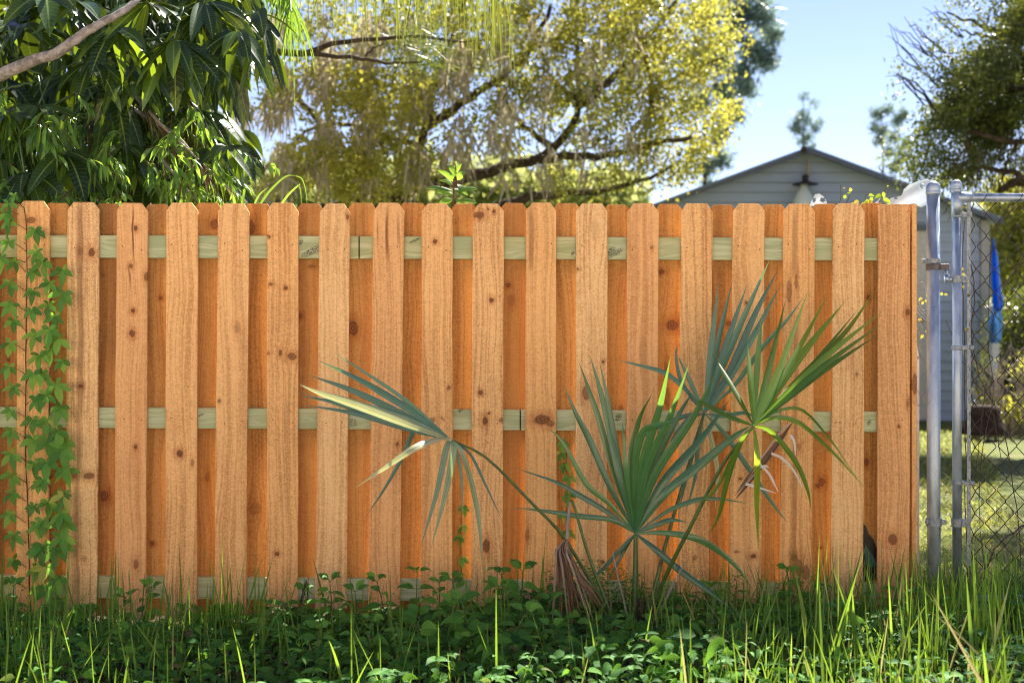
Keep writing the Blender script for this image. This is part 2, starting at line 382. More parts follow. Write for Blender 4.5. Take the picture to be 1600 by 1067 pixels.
M['vinestem'] = simple('vine_stem', (.11, .045, .03), .7, nscale=60)
M['deadstalk'] = simple('dead_stalk', (.42, .36, .30), .8, nscale=50, var=.4)
M['bark'] = simple('grey_bark', (.42, .38, .36), .85, .2, nscale=22, var=.65, bump=.8, bscale=60)
M['darkbark'] = simple('dark_bark', (.10, .07, .05), .9, .2, nscale=14, var=.6, bump=.8, bscale=30)
M['thatch'] = simple('brown_fibre', (.12, .08, .05), .9, .1, nscale=60, var=.6)

# ------------------------------------------------------------------ ground
def struct(name, mb_or_obj): return tag(mb_or_obj, kind='structure')
def make_ground():
    xs = np.concatenate([[-400, -150, -60, -25, -12], np.arange(-6, 10.01, .2), [13, 17, 25, 60, 150, 400]])
    ys = np.concatenate([[-60, -30, -16, -9], np.arange(-5, 8.01, .2), [10, 14, 20, 30, 60, 150, 500]])
    V = []; 
    for y in ys:
        for x in xs:
            near = 1 if (-6 <= x <= 10 and -5 <= y <= 8) else 0
            z = near*(.02*math.sin(x*2.1+y)*math.cos(y*1.7)+.012*math.sin(5*x-3*y)) + (.035*math.tanh(x*.6) if near else 0)
            V.append((x, y, z-.02))
    nx = len(xs); F = [(j*nx+i, j*nx+i+1, (j+1)*nx+i+1, (j+1)*nx+i) for j in range(len(ys)-1) for i in range(nx-1)]
    m = NT('ground_soil_and_lawn'); p = m.pos(); sep = m.new('ShaderNodeSeparateXYZ'); m.put(sep.inputs[0], p)
    n = m.noise(p, 1.3, 5., .6); n2 = m.noise(p, 30., 3., .6)
    lawn = m.ramp(n, [(.25, (.24, .19, .11)), (.5, (.12, .14, .045)), (.75, (.17, .18, .05))])
    lawn = m.mix(m.maprange(n2, .35, .65, 0, .5), lawn, (.10, .13, .03))
    soil = m.ramp(n2, [(.3, (.025, .018, .012)), (.6, (.07, .05, .032)), (.8, (.14, .11, .08))])
    c = m.mix(m.maprange(sep.outputs[1], .6, 1.6), soil, lawn)
    c = m.mix(m.maprange(sep.outputs[1], -4.5, -3., 1, 0), c, (.30, .27, .16))
    m.base(c, .95, .1); m.bump(n2, .8, .03)
    me = bpy.data.meshes.new('ground'); me.from_pydata(V, [], F)
    o = link('ground', me, m.mat, smooth=True); tag(o, kind='structure')
    b = MB(); b.box((-200, -13.5, -.03), (200, -3.4, -.008))  # unseen pale road, added to reflect warm light at the fence front
    m = NT('bounce_road'); n = m.noise(m.pos(), 40., 4., .6)
    m.base(m.mix(n, (.56, .48, .36), (.72, .62, .48)), .9, .2); m.bump(n, .3, .01)
    tag(b.build('road', m.mat), kind='structure')
make_ground()

# ------------------------------------------------------------------ wooden fence
fence = empty('wooden_fence', P(800, 960, .03), 'new orange wooden shadowbox fence of dog-eared pickets on pale green rails', 'fence')
LIGHT = [(.90, .55, .25), (.88, .51, .215), (.90, .60, .30), (.84, .48, .22), (.90, .54, .24)]
DARK = [(.48, .215, .075), (.52, .24, .085), (.42, .19, .07), (.52, .25, .09)]
K = lambda px, py, rx, rz=None, st=1., Y=0.: (P(px, py, Y).x, P(px, py, Y).z, rx/350.*.85, (rz or rx)/350.*.85, st*.9)
# x left/right at top, x left/right at the bottom, y top, y bottom, dog ears, knots, streaks
FR = [
 (-55, -5, -56, -6, 314, 965, 1, [], []),
 (27, 77, 25, 75, 314, 965, 1, [(50, 345, 9, 6, .8)], []),
 (105.6, 155, 103, 151, 316, 963, 1, [(145, 395, 6, 8), (127, 394, 5, 7, .45), (128, 603, 4), (141, 743, 10, 6, .85), (117, 741, 5, 7, .6), (133, 872, 5, 6, .4)], [(127, 7, 320, 640, .55), (124, 6, 640, 960, .4)]),
 (182.5, 231, 178, 227, 317, 968, 1, [(213, 357, 4, 5), (206, 416, 4, 5, .8), (209, 486, 4, 4.5), (208, 521, 5, 7), (230, 433, 4, 8, .8), (213, 698, 3.5), (214, 880, 5, 9, .7)], [(213, 2, 330, 400, .9), (204, 2, 420, 445, .8)]),
 (260, 309, 258, 307, 317, 971, 1, [(282, 708, 6, 6.5), (302, 722, 3, 8, .6)], []),
 (340.6, 389.5, 335, 384, 318, 962, 1, [(372, 514, 7, 9, .3), (344, 626, 3, 4, .7)], []),
 (417, 466, 417, 465, 317, 948, 1, [(421, 370, 4, 3, .9), (424, 445, 4, 3, .8), (448, 450, 4, 3), (457, 557, 9, 7, .85), (439, 551, 3, 6, .9), (420, 552, 4, 3, .6), (434, 864, 4)], []),
 (500, 547, 492, 541.5, 318, 950, 1, [(544, 339, 3, 5, .9)], []),
 (584, 631.8, 575, 624.5, 317, 948, 1, [(621, 693, 3, 4, .8)], [(607, 3.5, 335, 400, .8), (590, 2, 350, 380, .5), (627, 3, 340, 380, .5)]),
 (659, 707, 657.5, 706.7, 318, 950, 1, [(680, 378, 4), (702, 605, 3, 4, .8), (676, 656, 5, 4, .6), (691, 653, 3, 3, .5)], []),
 (738.6, 787, 736, 785, 318, 967, 1, [(748, 337, 10, 6, .85), (772, 331, 3), (763, 327, 2.5), (768, 469, 4, 5), (751, 613, 4.5), (758, 657, 4.5, 8), (784, 656, 5, 4, .7), (764, 645, 2.5), (760, 852, 6.5, 13, .9)], []),
 (821.4, 869, 820.5, 870, 317, 958, 1, [(847, 655, 15, 9, .95), (860, 661, 8, 6, .7), (824, 835, 4, 12, .6)], [(829, 5, 325, 420, .55)]),
 (900, 949, 899, 948, 318, 955, 1, [(916, 613, 8, 14, .75), (903, 421, 3, 3, .8), (942, 565, 2.5), (941, 877, 4, 4, .8), (930, 360, 9, 20, .15)], []),
 (980, 1029.6, 977, 1026, 318, 950, 1, [(1018, 387, 3, 3, .5), (1005, 550, 8, 30, .12)], []),
 (1064.6, 1113.7, 1058.6, 1106.5, 318, 950, 1, [(1085, 870, 4, 5, .5)], []),
 (1145.6, 1195, 1138, 1188.5, 318, 955, 1, [(1165, 474, 2.8), (1156, 747, 3), (1176, 868, 6, 4), (1150, 861, 5, 2, .7)], []),
 (1224, 1273.8, 1218, 1268, 319, 952, 1, [(1232, 455, 5, 22, .6), (1243, 440, 3, 14, .6), (1247, 885, 8, 16, .65), (1240, 870, 5, 6, .6), (1258, 893, 7, 14, .6), (1247, 698, 4, 7, .4)], [(1240, 6, 330, 430, .45), (1242, 6, 500, 940, .35)]),
 (1301.5, 1351, 1298, 1348.5, 318, 940, 1, [(1337, 585, 2, 4, .6), (1304, 660, 2, 2, .5)], []),
 (1372, 1422, 1371, 1421, 319, 945, 0, [(1417, 488, 5, 6.5, .85), (1393, 842, 8.5, 10.5, .85), (1419, 628, 5, 8, .5), (1403, 666, 2.5)], []),
]
BK = {0: [(15, 560, 4, 6, .8), (12, 838, 5, 8, .5)], 2: [(164, 774, 9, 10), (163, 430, 3, 3, .5)], 3: [(253, 466, 3.5), (239, 848, 4)], 4: [(336, 351, 8, 9, .9), (325, 745, 3, 9, .6)],
      5: [(393, 356, 9, 14, .85), (400, 795, 10, 12, .4)], 6: [(469, 494, 5), (488, 417, 7, 3, .6)], 7: [(552, 513, 10, 14)], 10: [(794, 446, 5, 4), (799, 470, 9, 12, .3)],
      12: [(970, 640, 6, 9, .5)], 13: [(1033, 425, 6, 4), (1050, 508, 11, 10), (1040, 580, 4, 22, .5), (1042, 620, 6, 20, .5)], 14: [(1138, 505, 5, 4.5), (1130, 640, 3)],
      16: [(1283, 752, 6, 8, .9), (1277, 758, 4), (1281, 854, 3)], 17: [(1356, 465, 3.5, 6), (1352, 722, 5, 7)]}
nail = simple('nail_head', (.10, .06, .045), .5, .5)
def picket(x0, x1, X0, X1, yt, yb, ear, mat, Y0, Y1, nails=None):
    a = lambda px, py: (P(px, py, Y0).x, P(px, py, Y0).z)
    ea = 9.5; tw = lambda t: (x0+(X0-x0)*t, x1+(X1-x1)*t)
    h = (yb-yt)
    l1, r1 = tw(14/h)
    e1, e2, e3, e4 = [random.uniform(-1.5, 1.5) for _ in range(4)]
    top = [a(l1, yt+13+e1), a(x0+ea+e2, yt), a(x1-ea+e3, yt+random.uniform(-.5, .5)), a(r1, yt+13+e4)] if ear else [a(x0, yt+3), a(x0+3, yt+1), a(x1-3, yt), a(x1, yt+2)]
    left = []; right = []
    for k in range(1, 7):     # edges are not ruler straight
        t = k/7; l, r = tw(t); left.append(a(l+random.uniform(-.5, .5), yt+h*t)); right.append(a(r+random.uniform(-.5, .5), yt+h*t))
    out = [a(X1, yb)] + right[::-1] + top[::-1] + left + [a(X0, yb+random.uniform(-1, 1))]
    mb = MB(); mb.prism(out, Y0, Y1)
    nl = MB()
    if nails:
        for (nx, ny) in nails:
            p = P(nx, ny, Y0)
            nl.add([(p.x+.0033*math.cos(k*math.pi/4), Y0-.0012, p.z+.0033*math.sin(k*math.pi/4)) for k in range(8)] + [(p.x+.0033*math.cos(k*math.pi/4), Y0+.004, p.z+.0033*math.sin(k*math.pi/4)) for k in range(8)],
                   [tuple(range(8))] + [(k, k+8, (k+1) % 8+8, (k+1) % 8) for k in range(8)])
            b = len(mb.v); mb.v += nl.v; mb.f += [tuple(i+b for i in f) for f in nl.f]; mb.m += [1]*len(nl.f); nl = MB()
    o = mb.build('picket', [mat, nail], fence, bevel=.0012)
    return o
for i, (x0, x1, X0, X1, yt, yb, ear, kn, sts) in enumerate(FR):
    mat = wood_mat('picket_wood', LIGHT[i % 5], DARK[i % 4], [K(*k) if len(k) > 3 else K(k[0], k[1], k[2]*1.0) for k in kn], seed=1.37*i+2,
                   streaks=[(P(sx, 0).x, sw/350., P(0, z1).z, P(0, z0).z, stn) for (sx, sw, z0, z1, stn) in sts])
    nails = []
    for ry in (386, 659, 924):
        t = (ry-yt)/(yb-yt); l = x0+(X0-x0)*t; r = x1+(X1-x1)*t
        nails += [(l+random.uniform(8, 14), ry+random.uniform(-6, 6)), (r-random.uniform(7, 13), ry+random.uniform(-6, 6))]
    picket(x0, x1, X0, X1, yt, yb, ear, mat, -.016, 0., nails)
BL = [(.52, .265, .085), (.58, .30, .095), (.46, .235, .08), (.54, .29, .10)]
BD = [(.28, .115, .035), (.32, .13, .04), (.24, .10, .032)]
for i in range(len(FR)-1):
    f, g = FR[i], FR[i+1]
    ct, cb = (f[1]+g[0])/2, (f[3]+g[2])/2
    ct += random.uniform(-2, 2); cb += random.uniform(-2, 2); hw = 23.6
    mat = wood_mat('back_picket_wood', BL[i % 4], BD[i % 3], [K(*k, Y=.054) if len(k) > 4 else K(k[0], k[1], k[2], k[3] if len(k) > 3 else None, 1., .054) for k in BK.get(i, [])], seed=2.11*i+50)
    yb = 962 if i != 17 else 955
    picket(ct-hw, ct+hw, cb-hw, cb+hw, 317+random.uniform(0, 3), yb, 1, mat, .0405, .0565)
# green treated rails
def rail_mat(seed, knots):
    m = wood_mat('treated_rail_wood', (.46, .46, .25), (.27, .29, .13), (), seed, 0.)
    return m
rk = NT('treated_rail_wood'); oc = rk.obj()
bend = rk.noise(rk.mapping(oc, (2., 1, 14)), 1., 2.)
sep = rk.new('ShaderNodeSeparateXYZ'); rk.put(sep.inputs[0], oc)
cvn = rk.new('ShaderNodeCombineXYZ'); rk.put(cvn.inputs[0], rk.math('MULTIPLY', sep.outputs[0], 1.6)); rk.put(cvn.inputs[2], rk.math('MULTIPLY', rk.math('ADD', sep.outputs[2], rk.math('MULTIPLY', bend, .16)), 75.))
gr = rk.noise(cvn.outputs[0], 1., 2., .5)
cc = rk.mix(rk.maprange(gr, .35, .62), (.52, .56, .37), (.36, .41, .24))
wide = rk.noise(rk.mapping(oc, (1.6, 1, 2)), 1., 2.); cc = rk.mix(rk.maprange(wide, .4, .65, 0, .7), cc, rk.mix(1., cc, (1.05, .88, .66), 'MULTIPLY'))
fine = rk.noise(rk.mapping(oc, (30, 1, 300)), 1., 2.); cc = rk.mix(rk.math('MULTIPLY', fine, .35), cc, rk.mix(1., cc, (.7, .7, .65), 'MULTIPLY'))
mld = None
for (px, py, rx, rz) in [(487, 393, 17, 6), (470, 379, 4, 5), (960, 396, 15, 5), (955, 392, 7, 6), (648, 376, 9, 2.5), (720, 640, 5, 4), (314, 648, 6, 2), (1358, 660, 4, 4), (235, 921, 9, 6), (966, 652, 6, 6), (440, 932, 8, 4), (895, 396, 3, 3), (1240, 396, 6, 3)]:
    c0 = P(px, py, 0.)
    u = rk.math('DIVIDE', rk.math('SUBTRACT', sep.outputs[0], c0.x), rx/350); v = rk.math('DIVIDE', rk.math('SUBTRACT', rk.math('ADD', sep.outputs[2], rk.math('MULTIPLY', rk.math('SUBTRACT', c0.x, sep.outputs[0]), .45)), c0.z), rz/350)
    d = rk.maprange(rk.math('ADD', rk.math('MULTIPLY', u, u), rk.math('MULTIPLY', v, v)), .5, 1.3, 1, 0)
    mld = d if mld is None else rk.math('MAXIMUM', mld, d)
cell = rk.noise(rk.mapping(oc, (170, 1, 260)), 1., 2.)
cc = rk.mix(rk.math('MULTIPLY', mld, rk.maprange(cell, .42, .56, 0, .9)), cc, (.03, .03, .022))
rk.base(cc, .7, .25); rk.bump(gr, .3, .002)
for (ya, yb, xs) in ((370, 405, [(-60, 560), (562, 1401)]), (640, 672, [(-60, 812), (814, 1401)]), (906, 940, [(-60, 480), (482, 1401)])):
    for (xa, xb) in xs:
        mb = MB(); v = []
        dy = lambda x: (x-800)*(.0035 if ya < 600 else (.0055 if ya < 800 else .009))
        pa, pb, pc, pd = [P(x, y, .0) for x, y in ((xa, yb+dy(xa)), (xb, yb+dy(xb)), (xb, ya+dy(xb)), (xa, ya+dy(xa)))]
        mb.prism([(q.x, q.z) for q in (pa, pb, pc, pd)], .0015, .039)
        rl = mb.build('rail', rk.mat, fence, bevel=.002)
        if ya == 640 and xa < 0: stamped = rl
def text_mesh(body, size):
    cu = bpy.data.curves.new('t', 'FONT'); cu.body = body; cu.size = size; cu.extrude = .0003; cu.align_x = 'CENTER'
    ob = bpy.data.objects.new('t', cu); COL.objects.link(ob)
    dg = bpy.context.evaluated_depsgraph_get(); me = bpy.data.meshes.new_from_object(ob.evaluated_get(dg))
    bpy.data.objects.remove(ob); bpy.data.curves.remove(cu); return me
ink = simple('stamp_ink', (.13, .14, .09), .8)
me = text_mesh('5165\nSYP', .019)
me.transform(Matrix.Translation(P(551, 660, .0)+Vector((0, -.0006, 0))) @ Matrix.Rotation(R(90), 4, 'Y').inverted() @ Matrix.Rotation(R(90), 4, 'X'))
me.name = 'stamp'; link('stamp', me, ink, stamped)
# end post
mb = MB(); a, b = P(1398, 320, .045), P(1432.5, 975, .045)
mb.box((a.x, .05, b.z), (b.x-.006, .135, a.z))
mb.build('post', wood_mat('post_wood', LIGHT[1], DARK[0], [(b.x-.01, P(0, 600).z, .012, .05, .7), (b.x-.008, P(0, 640).z, .01, .03, .7)], 91.), fence, bevel=.003)

mb = MB(); a, b = P(1425, 319, -.01), P(1432.5, 972, -.01); mb.box((a.x, -.012, b.z), (b.x, .049, a.z)); mb.build('trim_board', wood_mat('trim_wood', LIGHT[1], DARK[0], [(b.x-.01, P(0, 600).z, .012, .05, .7)], 95.), fence, bevel=.0012)

# white weathered board standing beyond the end of the fence
mb = MB(); mb.prism([(P(1424, 945, .2).x, -.03), (P(1436.5, 900, .2).x, -.03), (P(1436.5, 560, .2).x, P(0, 560, .2).z), (P(1433, 540, .2).x, P(0, 540, .2).z), (P(1424, 548, .2).x, P(0, 548, .2).z)], .2, .22)
m = NT('peeling_white_paint'); n = m.noise(m.mapping(m.obj(), (60, 60, 25)), 1., 4., .7)
m.base(m.mix(m.maprange(n, .55, .62), (.66, .66, .66), (.30, .22, .2)), .8, .2); m.bump(n, .4, .004)
tag(mb.build('board', m.mat, bevel=.001), 'narrow white peeling board standing between the fence end and steel post', 'board')
# torn dark scrap in the lower gap at the right
mb = MB(); sc_pts = [(1349, 818), (1354, 822), (1358, 834), (1365, 842), (1371, 858), (1374, 876), (1374, 905), (1360, 907), (1349, 909)]
mb.prism([(P(x, y, .02).x, P(x, y, .02).z) for x, y in sc_pts][::-1], .030, .034)
mb.prism([(P(x, y, .02).x, P(x, y, .02).z) for x, y in [(1352, 850), (1366, 872), (1372, 884), (1362, 886), (1351, 880)]][::-1], .020, .026, 1)
tag(mb.build('plastic_scrap', [simple('black_plastic', (.012, .012, .011), .45), simple('teal_plastic', (.02, .09, .09), .35)]), 'dark torn plastic scrap in the fence gap near the right end, low down', 'scrap')

# ------------------------------------------------------------------ steel gate post and chain link gate
g = NT('galvanised_steel'); p = g.obj(); n = g.noise(g.mapping(p, (1, 1, .35)), 26., 4., .6); n2 = g.noise(p, 160., 2.)
c = g.mix(g.maprange(n, .3, .7), (.27, .34, .43), (.46, .55, .67)); c = g.mix(g.maprange(n2, .66, .72, 0, .7), c, (.16, .13, .12))
rs = g.noise(g.mapping(p, (1, 1, .6)), 9., 4.); c = g.mix(g.maprange(rs, .60, .75, 0, .5), c, (.34, .22, .17))
g.base(c, g.maprange(n, .3, .7, .34, .6), .5, .75); g.bump(n2, .15, .002); STEEL = g.mat
STEEL2 = simple('weathered_steel', (.34, .39, .45), .6, .4, .5, 90, .45)
DSTEEL = simple('dark_worn_steel', (.13, .12, .13), .5, .5, .5, 40, .5)
RUST = simple('rusty_wire', (.07, .055, .055), .6, .4, .5, 60, .5)
def pxr(r, Y): return r*(Y+CAMD)/FPX
gp = empty('gate_post', P(1458, 950, 0), 'thick galvanised steel post with domed cap just right of the fence', 'post')
mb = MB(); c = P(1458, 0, 0.); zt = P(0, 300).z
mb.tube([(c.x+.006, 0, -.1), (c.x+.002, 0, .6), (c.x, 0, zt)], .0292, 24)
mb.build('pole', STEEL, gp, True)
mb = MB(); mb.lathe((c.x, 0, zt-.012), [(.0315, 0), (.0325, .004), (.0325, .012), (.031, .014), (.0318, .018), (.0318, .030), (.029, .042), (.022, .052), (.012, .058), (.002, .060)], 24)
mb.build('cap', STEEL, gp, True)
def collar(par, x, y, py0, py1, r, name='clamp', x_end=None, bolt=None, mat=None, n=24):
    mb = MB(); z0, z1 = P(0, py1).z, P(0, py0).z
    mb.lathe((x, y, z0), [(r, 0), (r+.0035, .0015), (r+.0035, z1-z0-.0015), (r, z1-z0)], n)
    if x_end is not None: mb.box((min(x, x_end), y-.009, z0+.001), (max(x, x_end), y+.009, z1-.001))
    if bolt is not None:
        zc = (z0+z1)/2
        for rr, yy in ((.0085, -.0145), (.006, -.018)):
            mb.add([(bolt+rr*math.cos(k*math.pi/3), y+yy, zc+rr*math.sin(k*math.pi/3)) for k in range(6)]+[(bolt+rr*math.cos(k*math.pi/3), y-.004, zc+rr*math.sin(k*math.pi/3)) for k in range(6)],
                   [tuple(range(6))]+[(k, k+6, (k+1) % 6+6, (k+1) % 6) for k in range(6)])
    return mb.build(name, mat or STEEL2, par, False, .0012)
collar(gp, c.x+.001, 0, 404, 412, .0292, 'clamp', P(1439, 0).x, P(1446, 0).x)
hp = collar(gp, c.x+.001, 0, 412.5, 422, .0300, 'hinge', P(1482, 0).x, None, DSTEEL)
mb = MB(); mb.tube([P(1478, 421), P(1478, 440)], .0065, 12); mb.build('hinge_pin', STEEL, hp, True)
collar(gp, c.x+.005, 0, 808, 822, .0292, 'clamp', P(1447, 0).x, P(1447, 0).x)
collar(gp, c.x+.005, 0, 811, 820, .0300, 'hinge', P(1478, 0).x)
gate = empty('chain_link_gate', P(1550, 950, 0), 'galvanised chain link gate with rusty mesh, standing right of the steel post', 'gate')
gx = P(1494.5, 0).x
mb = MB(); mb.tube([(gx+.003, 0, .055), (gx, 0, P(0, 300).z)], .0205, 22)
ztop = P(0, 309).z
mb.tube([(gx, 0, ztop), (gx+1.1, 0, ztop)], .0195, 20)
mb.tube([(gx+.04, 0, .07), (gx+1.1, 0, .07)], .0195, 20)
mb.tube([(gx+1.1, 0, .055), (gx+1.1, 0, ztop)], .0205, 20)
mb.build('frame', STEEL, gate, True)
mb = MB(); z0 = P(0, 337).z
mb.tube([(gx, 0, z0), (gx, 0, P(0, 302).z)], .0245, 22)
mb.tube([(gx, 0, P(0, 302).z), (gx, 0, P(0, 294).z)], .0230, 22)
mb.tube([(gx, 0, ztop), (gx+.062, 0, ztop)], [.026, .023], 22)
mb.build('elbow', STEEL, gate, True)
mb = MB(); mb.lathe((gx, 0, P(0, 296).z), [(.024, 0), (.0255, .004), (.0255, .010), (.0235, .013), (.0245, .016), (.0235, .026), (.018, .036), (.010, .041), (.002, .043)], 24)
mb.build('cap', STEEL, gate, True)
mb = MB(); a = P(1513.5, 303); mb.box((a.x-.008, -.004, P(0, 884).z), (a.x+.008, .002, a.z)); mb.build('tension_bar', STEEL2, gate, False, .001)
for (y0, y1, xe) in ((332, 340, 1516), (430, 442, 1512), (540, 547, 1519), (751, 757, 1520), (810, 823, 1512)):
    x = gx+.0015; collar(gate, x, 0, y0, y1, .0205, 'band', P(xe+2, 0).x, P(xe-3, 0).x)
mb = MB(); mb.tube([P(1479, 442), P(1479, 429)], .0125, 14); b2 = P(1479, 436); mb.box((b2.x, -.006, b2.z-.014), (gx, .006, b2.z+.012)); mb.build('hinge_socket', STEEL, gate, True)
# woven mesh
mb = MB(); px = 33.0/350; x0 = P(1516, 0).x; zt, zb = P(0, 318).z, .03; hz = 34.5/2/350
nstr = 24
for s_ in range(nstr):
    xx = x0 + s_*px/2 - .005; pts = []; nz = int((zt-zb)/hz)
    sg = 1 if s_ % 2 == 0 else -1
    for k in range(nz+1):
        z = zt-k*hz; off = (px/4)*(1 if k % 2 == 0 else -1)*sg
        wb = .006*math.sin(k*.31+s_*.5)+.004*math.sin(s_*1.7+k*.12)
        for dz in (.006, -.006):
            fr = 1-dz*0
            pts.append((xx + off + wb - (.0025 if off > 0 else -.0025), (.003 if off > 0 else -.003), z+dz*.6 + .004*math.sin(s_*.9+k*.2)))
    if s_ == 0: pts = [(max(p[0], x0-.004), p[1], p[2]) for p in pts]
    mb.tube(pts, .0022, 5, cap=False)
for k in range(5):
    xx = x0+.06+k*.16; mb.tube([(xx+.012*math.cos(t), .0215*math.sin(t)*1.0, ztop+.0215*math.cos(t)) for t in np.linspace(0, 6.3, 14)], .0014, 5)
mb.build('mesh', RUST, gate, True)

# ------------------------------------------------------------------ shed
YS = 15.9
shed = empty('shed', P(1258, 660, YS), 'grey clapboard shed with a low gable roof behind the fence', 'shed')
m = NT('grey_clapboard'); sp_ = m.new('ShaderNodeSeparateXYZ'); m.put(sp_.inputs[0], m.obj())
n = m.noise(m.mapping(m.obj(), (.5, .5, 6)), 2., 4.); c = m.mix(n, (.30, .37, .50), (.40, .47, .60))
fz = m.math('FRACT', m.math('DIVIDE', m.math('ADD', sp_.outputs[2], .02), .155)); c = m.mix(m.math('MAXIMUM', m.maprange(fz, .0, .12, .55, 0), m.maprange(fz, .93, 1., 0, .3)), c, (.15, .15, .16))  # dark line at every lap paints the lap shadow into the siding colour
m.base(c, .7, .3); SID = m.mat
A = lambda px, py, Y=YS: P(px, py, Y)
apex, el, er = A(1258, 238), A(965, 346), A(1541, 342)
hroof = lambda x: apex.z + (el.z-apex.z)*(apex.x-x)/(apex.x-el.x) if x < apex.x else apex.z + (er.z-apex.z)*(x-apex.x)/(er.x-apex.x)
mb = MB(); lap = .155; z = -.02
while z < apex.z-.05:
    z1 = min(z+lap, apex.z-.02)
    def xr(zz):
        if zz <= el.z: return el.x, er.x
        t = (zz-el.z)/(apex.z-el.z); t2 = (zz-er.z)/(apex.z-er.z); return el.x+(apex.x-el.x)*t, er.x+(apex.x-er.x)*max(t2, 0)
    a0, b0 = xr(z); a1, b1 = xr(z1)
    mb.add([(a0, YS-.03, z), (b0, YS-.03, z), (b1, YS-.004, z1), (a1, YS-.004, z1), (a0, YS, z), (b0, YS, z)], [(0, 1, 2, 3), (1, 0, 4, 5)])
    z = z1
for xs_ in (el.x, er.x): mb.box((xs_-.03, YS-.04, -.05), (xs_+.03, YS+7, el.z-.01))
mb.box((el.x+.03, YS+6.9, -.05), (er.x-.03, YS+7, el.z-.02))
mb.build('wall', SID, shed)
mb = MB(); th = .05
for (q, sgn) in ((el, -1), (er, 1)):
    e = Vector((q.x+sgn*.16, 0, hroof(q.x)-(.16*abs(el.z-apex.z)/abs(el.x-apex.x)) if True else 0))
    pts = [(apex.x, apex.z), (e.x, e.z), (e.x, e.z+th), (apex.x, apex.z+th)]
    if sgn > 0: pts = pts[::-1]
    mb.prism(pts, YS-.28, YS+7.2)
mb.build('roof', simple('blue_grey_roof_metal', (.16, .26, .42), .45, .5, .3, 3, .2), shed)
mb = MB()
for (q, sgn) in ((el, -1), (er, 1)):
    e = Vector((q.x+sgn*.17, 0, hroof(q.x)-(.17*abs(el.z-apex.z)/abs(el.x-apex.x))))
    pts = [(apex.x, apex.z-.05), (e.x, e.z-.05), (e.x, e.z+.02), (apex.x, apex.z+.02)]
    if sgn > 0: pts = pts[::-1]
    mb.prism(pts, YS-.30, YS-.283)
mb.build('bargeboard', simple('dark_trim', (.12, .14, .19), .6, .4), shed)
for xs_ in (er.x,):
    mb = MB(); mb.box((xs_-.10, YS-.055, 0), (xs_+.035, YS-.041, er.z-.03)); mb.build('corner_trim', simple('pale_trim', (.40, .40, .41), .6), shed)
mb = MB(); mb.box((A(1380, 0).x, YS-.05, 0), (A(1447.5, 0).x, YS-.032, A(0, 360).z))
dr = mb.build('door', simple('pale_door_paint', (.62, .60, .55), .6), shed, bevel=.004)
mb = MB(); mb.box((A(1372, 0).x, YS-.12, A(0, 361).z), (A(1452, 0).x, YS-.033, A(0, 352).z)); mb.build('door_hood', simple('slate_trim', (.10, .14, .17), .5), shed, bevel=.005)
mb = MB(); mb.tube([A(1440, 500, YS-.06), A(1440, 500, YS-.12)], .03, 10); mb.build('handle', DSTEEL, dr, True)
mb = MB(); mb.tube([A(1263, 250, YS-.10), A(1263, 276, YS-.10)], .028, 10)
mb.build('conduit', simple('beige_conduit', (.42, .36, .30), .6), shed, True)
mb = MB(); q = A(1258, 286, YS-.22)
mb.lathe((q.x, q.y, q.z), [(.20, -.03), (.205, -.02), (.14, .0), (.05, .03), (.045, .05), (.055, .11), (.02, .13)], 20)
mv = MB(); mv.tube([A(1256, 234, YS-.42), A(1256, 234, YS-.30)], .05, 12); mv.build('ridge_knob', simple('dark_knob', (.06, .04, .035), .6), shed, True)
lamp = mb.build('lamp_shade', simple('black_lamp_metal', (.03, .025, .022), .5), shed, True)
mb = MB(); mb.lathe((q.x-.02, q.y, q.z-.40), [(.05, -.02), (.14, .02), (.16, .10), (.12, .22), (.06, .32), (.05, .385)], 20)
gl = NT('frosted_glass'); gl.base((.85, .92, .96), .3, .5); gl.b.inputs['Transmission Weight'].default_value = .4
mb.build('lamp_glass', gl.mat, lamp, True)

# torn white sheets on top of the fence
WH = leaf_mat('white_plastic', [(0, (.80, .84, .88)), (1, (.84, .86, .88))], (.85, .9, .95), .6, .5, .4)
def sheet(name, pts, Y, label, holes=(), n=0):
    """thin curled sheet of torn plastic: outline filled with a fine grid, holes left open, bulging towards the camera"""
    import mathutils
    poly = [Vector((x, y)) for x, y in pts]
    def inside(x, y, pl):
        c = False; j = len(pl)-1
        for i in range(len(pl)):
            if (pl[i].y > y) != (pl[j].y > y) and x < (pl[j].x-pl[i].x)*(y-pl[i].y)/(pl[j].y-pl[i].y)+pl[i].x: c = not c
            j = i
        return c
    xs0, xs1 = min(p.x for p in poly), max(p.x for p in poly); ys0, ys1 = min(p.y for p in poly), max(p.y for p in poly)
    st = .8; nx = int((xs1-xs0)/st)+2; ny = int((ys1-ys0)/st)+2
    idx = {}; V = []; F = []
    ok = lambda x, y: inside(x, y, poly) and not any(((x-hx)/hr)**2+((y-hy)/hs)**2 < 1+.35*math.sin(5*math.atan2(y-hy, x-hx)) for hx, hy, hr, hs in holes)
    for j in range(ny):
        for i in range(nx):
            x, y = xs0+(i+.5)*st, ys0+(j+.5)*st
            if not ok(x, y): continue
            q = []
            for di, dj in ((0, 0), (1, 0), (1, 1), (0, 1)):
                k = (i+di, j+dj)
                if k not in idx:
                    X, Yp = xs0+k[0]*st, ys0+k[1]*st
                    b = .05*math.sin((X-xs0)/(xs1-xs0)*3.1)+.012*math.sin(Yp*.16+X*.09)
                    idx[k] = len(V); V.append(tuple(P(X, Yp, Y-b)))
                q.append(idx[k])
            F.append(q)
    me = fast_mesh(name, V, F); o = link(name, me, WH)
    sm = o.modifiers.new('smooth', 'SMOOTH'); sm.factor = .5; sm.iterations = 4
    so_ = o.modifiers.new('solid', 'SOLIDIFY'); so_.thickness = .0015
    return tag(o, label, 'plastic sheet')
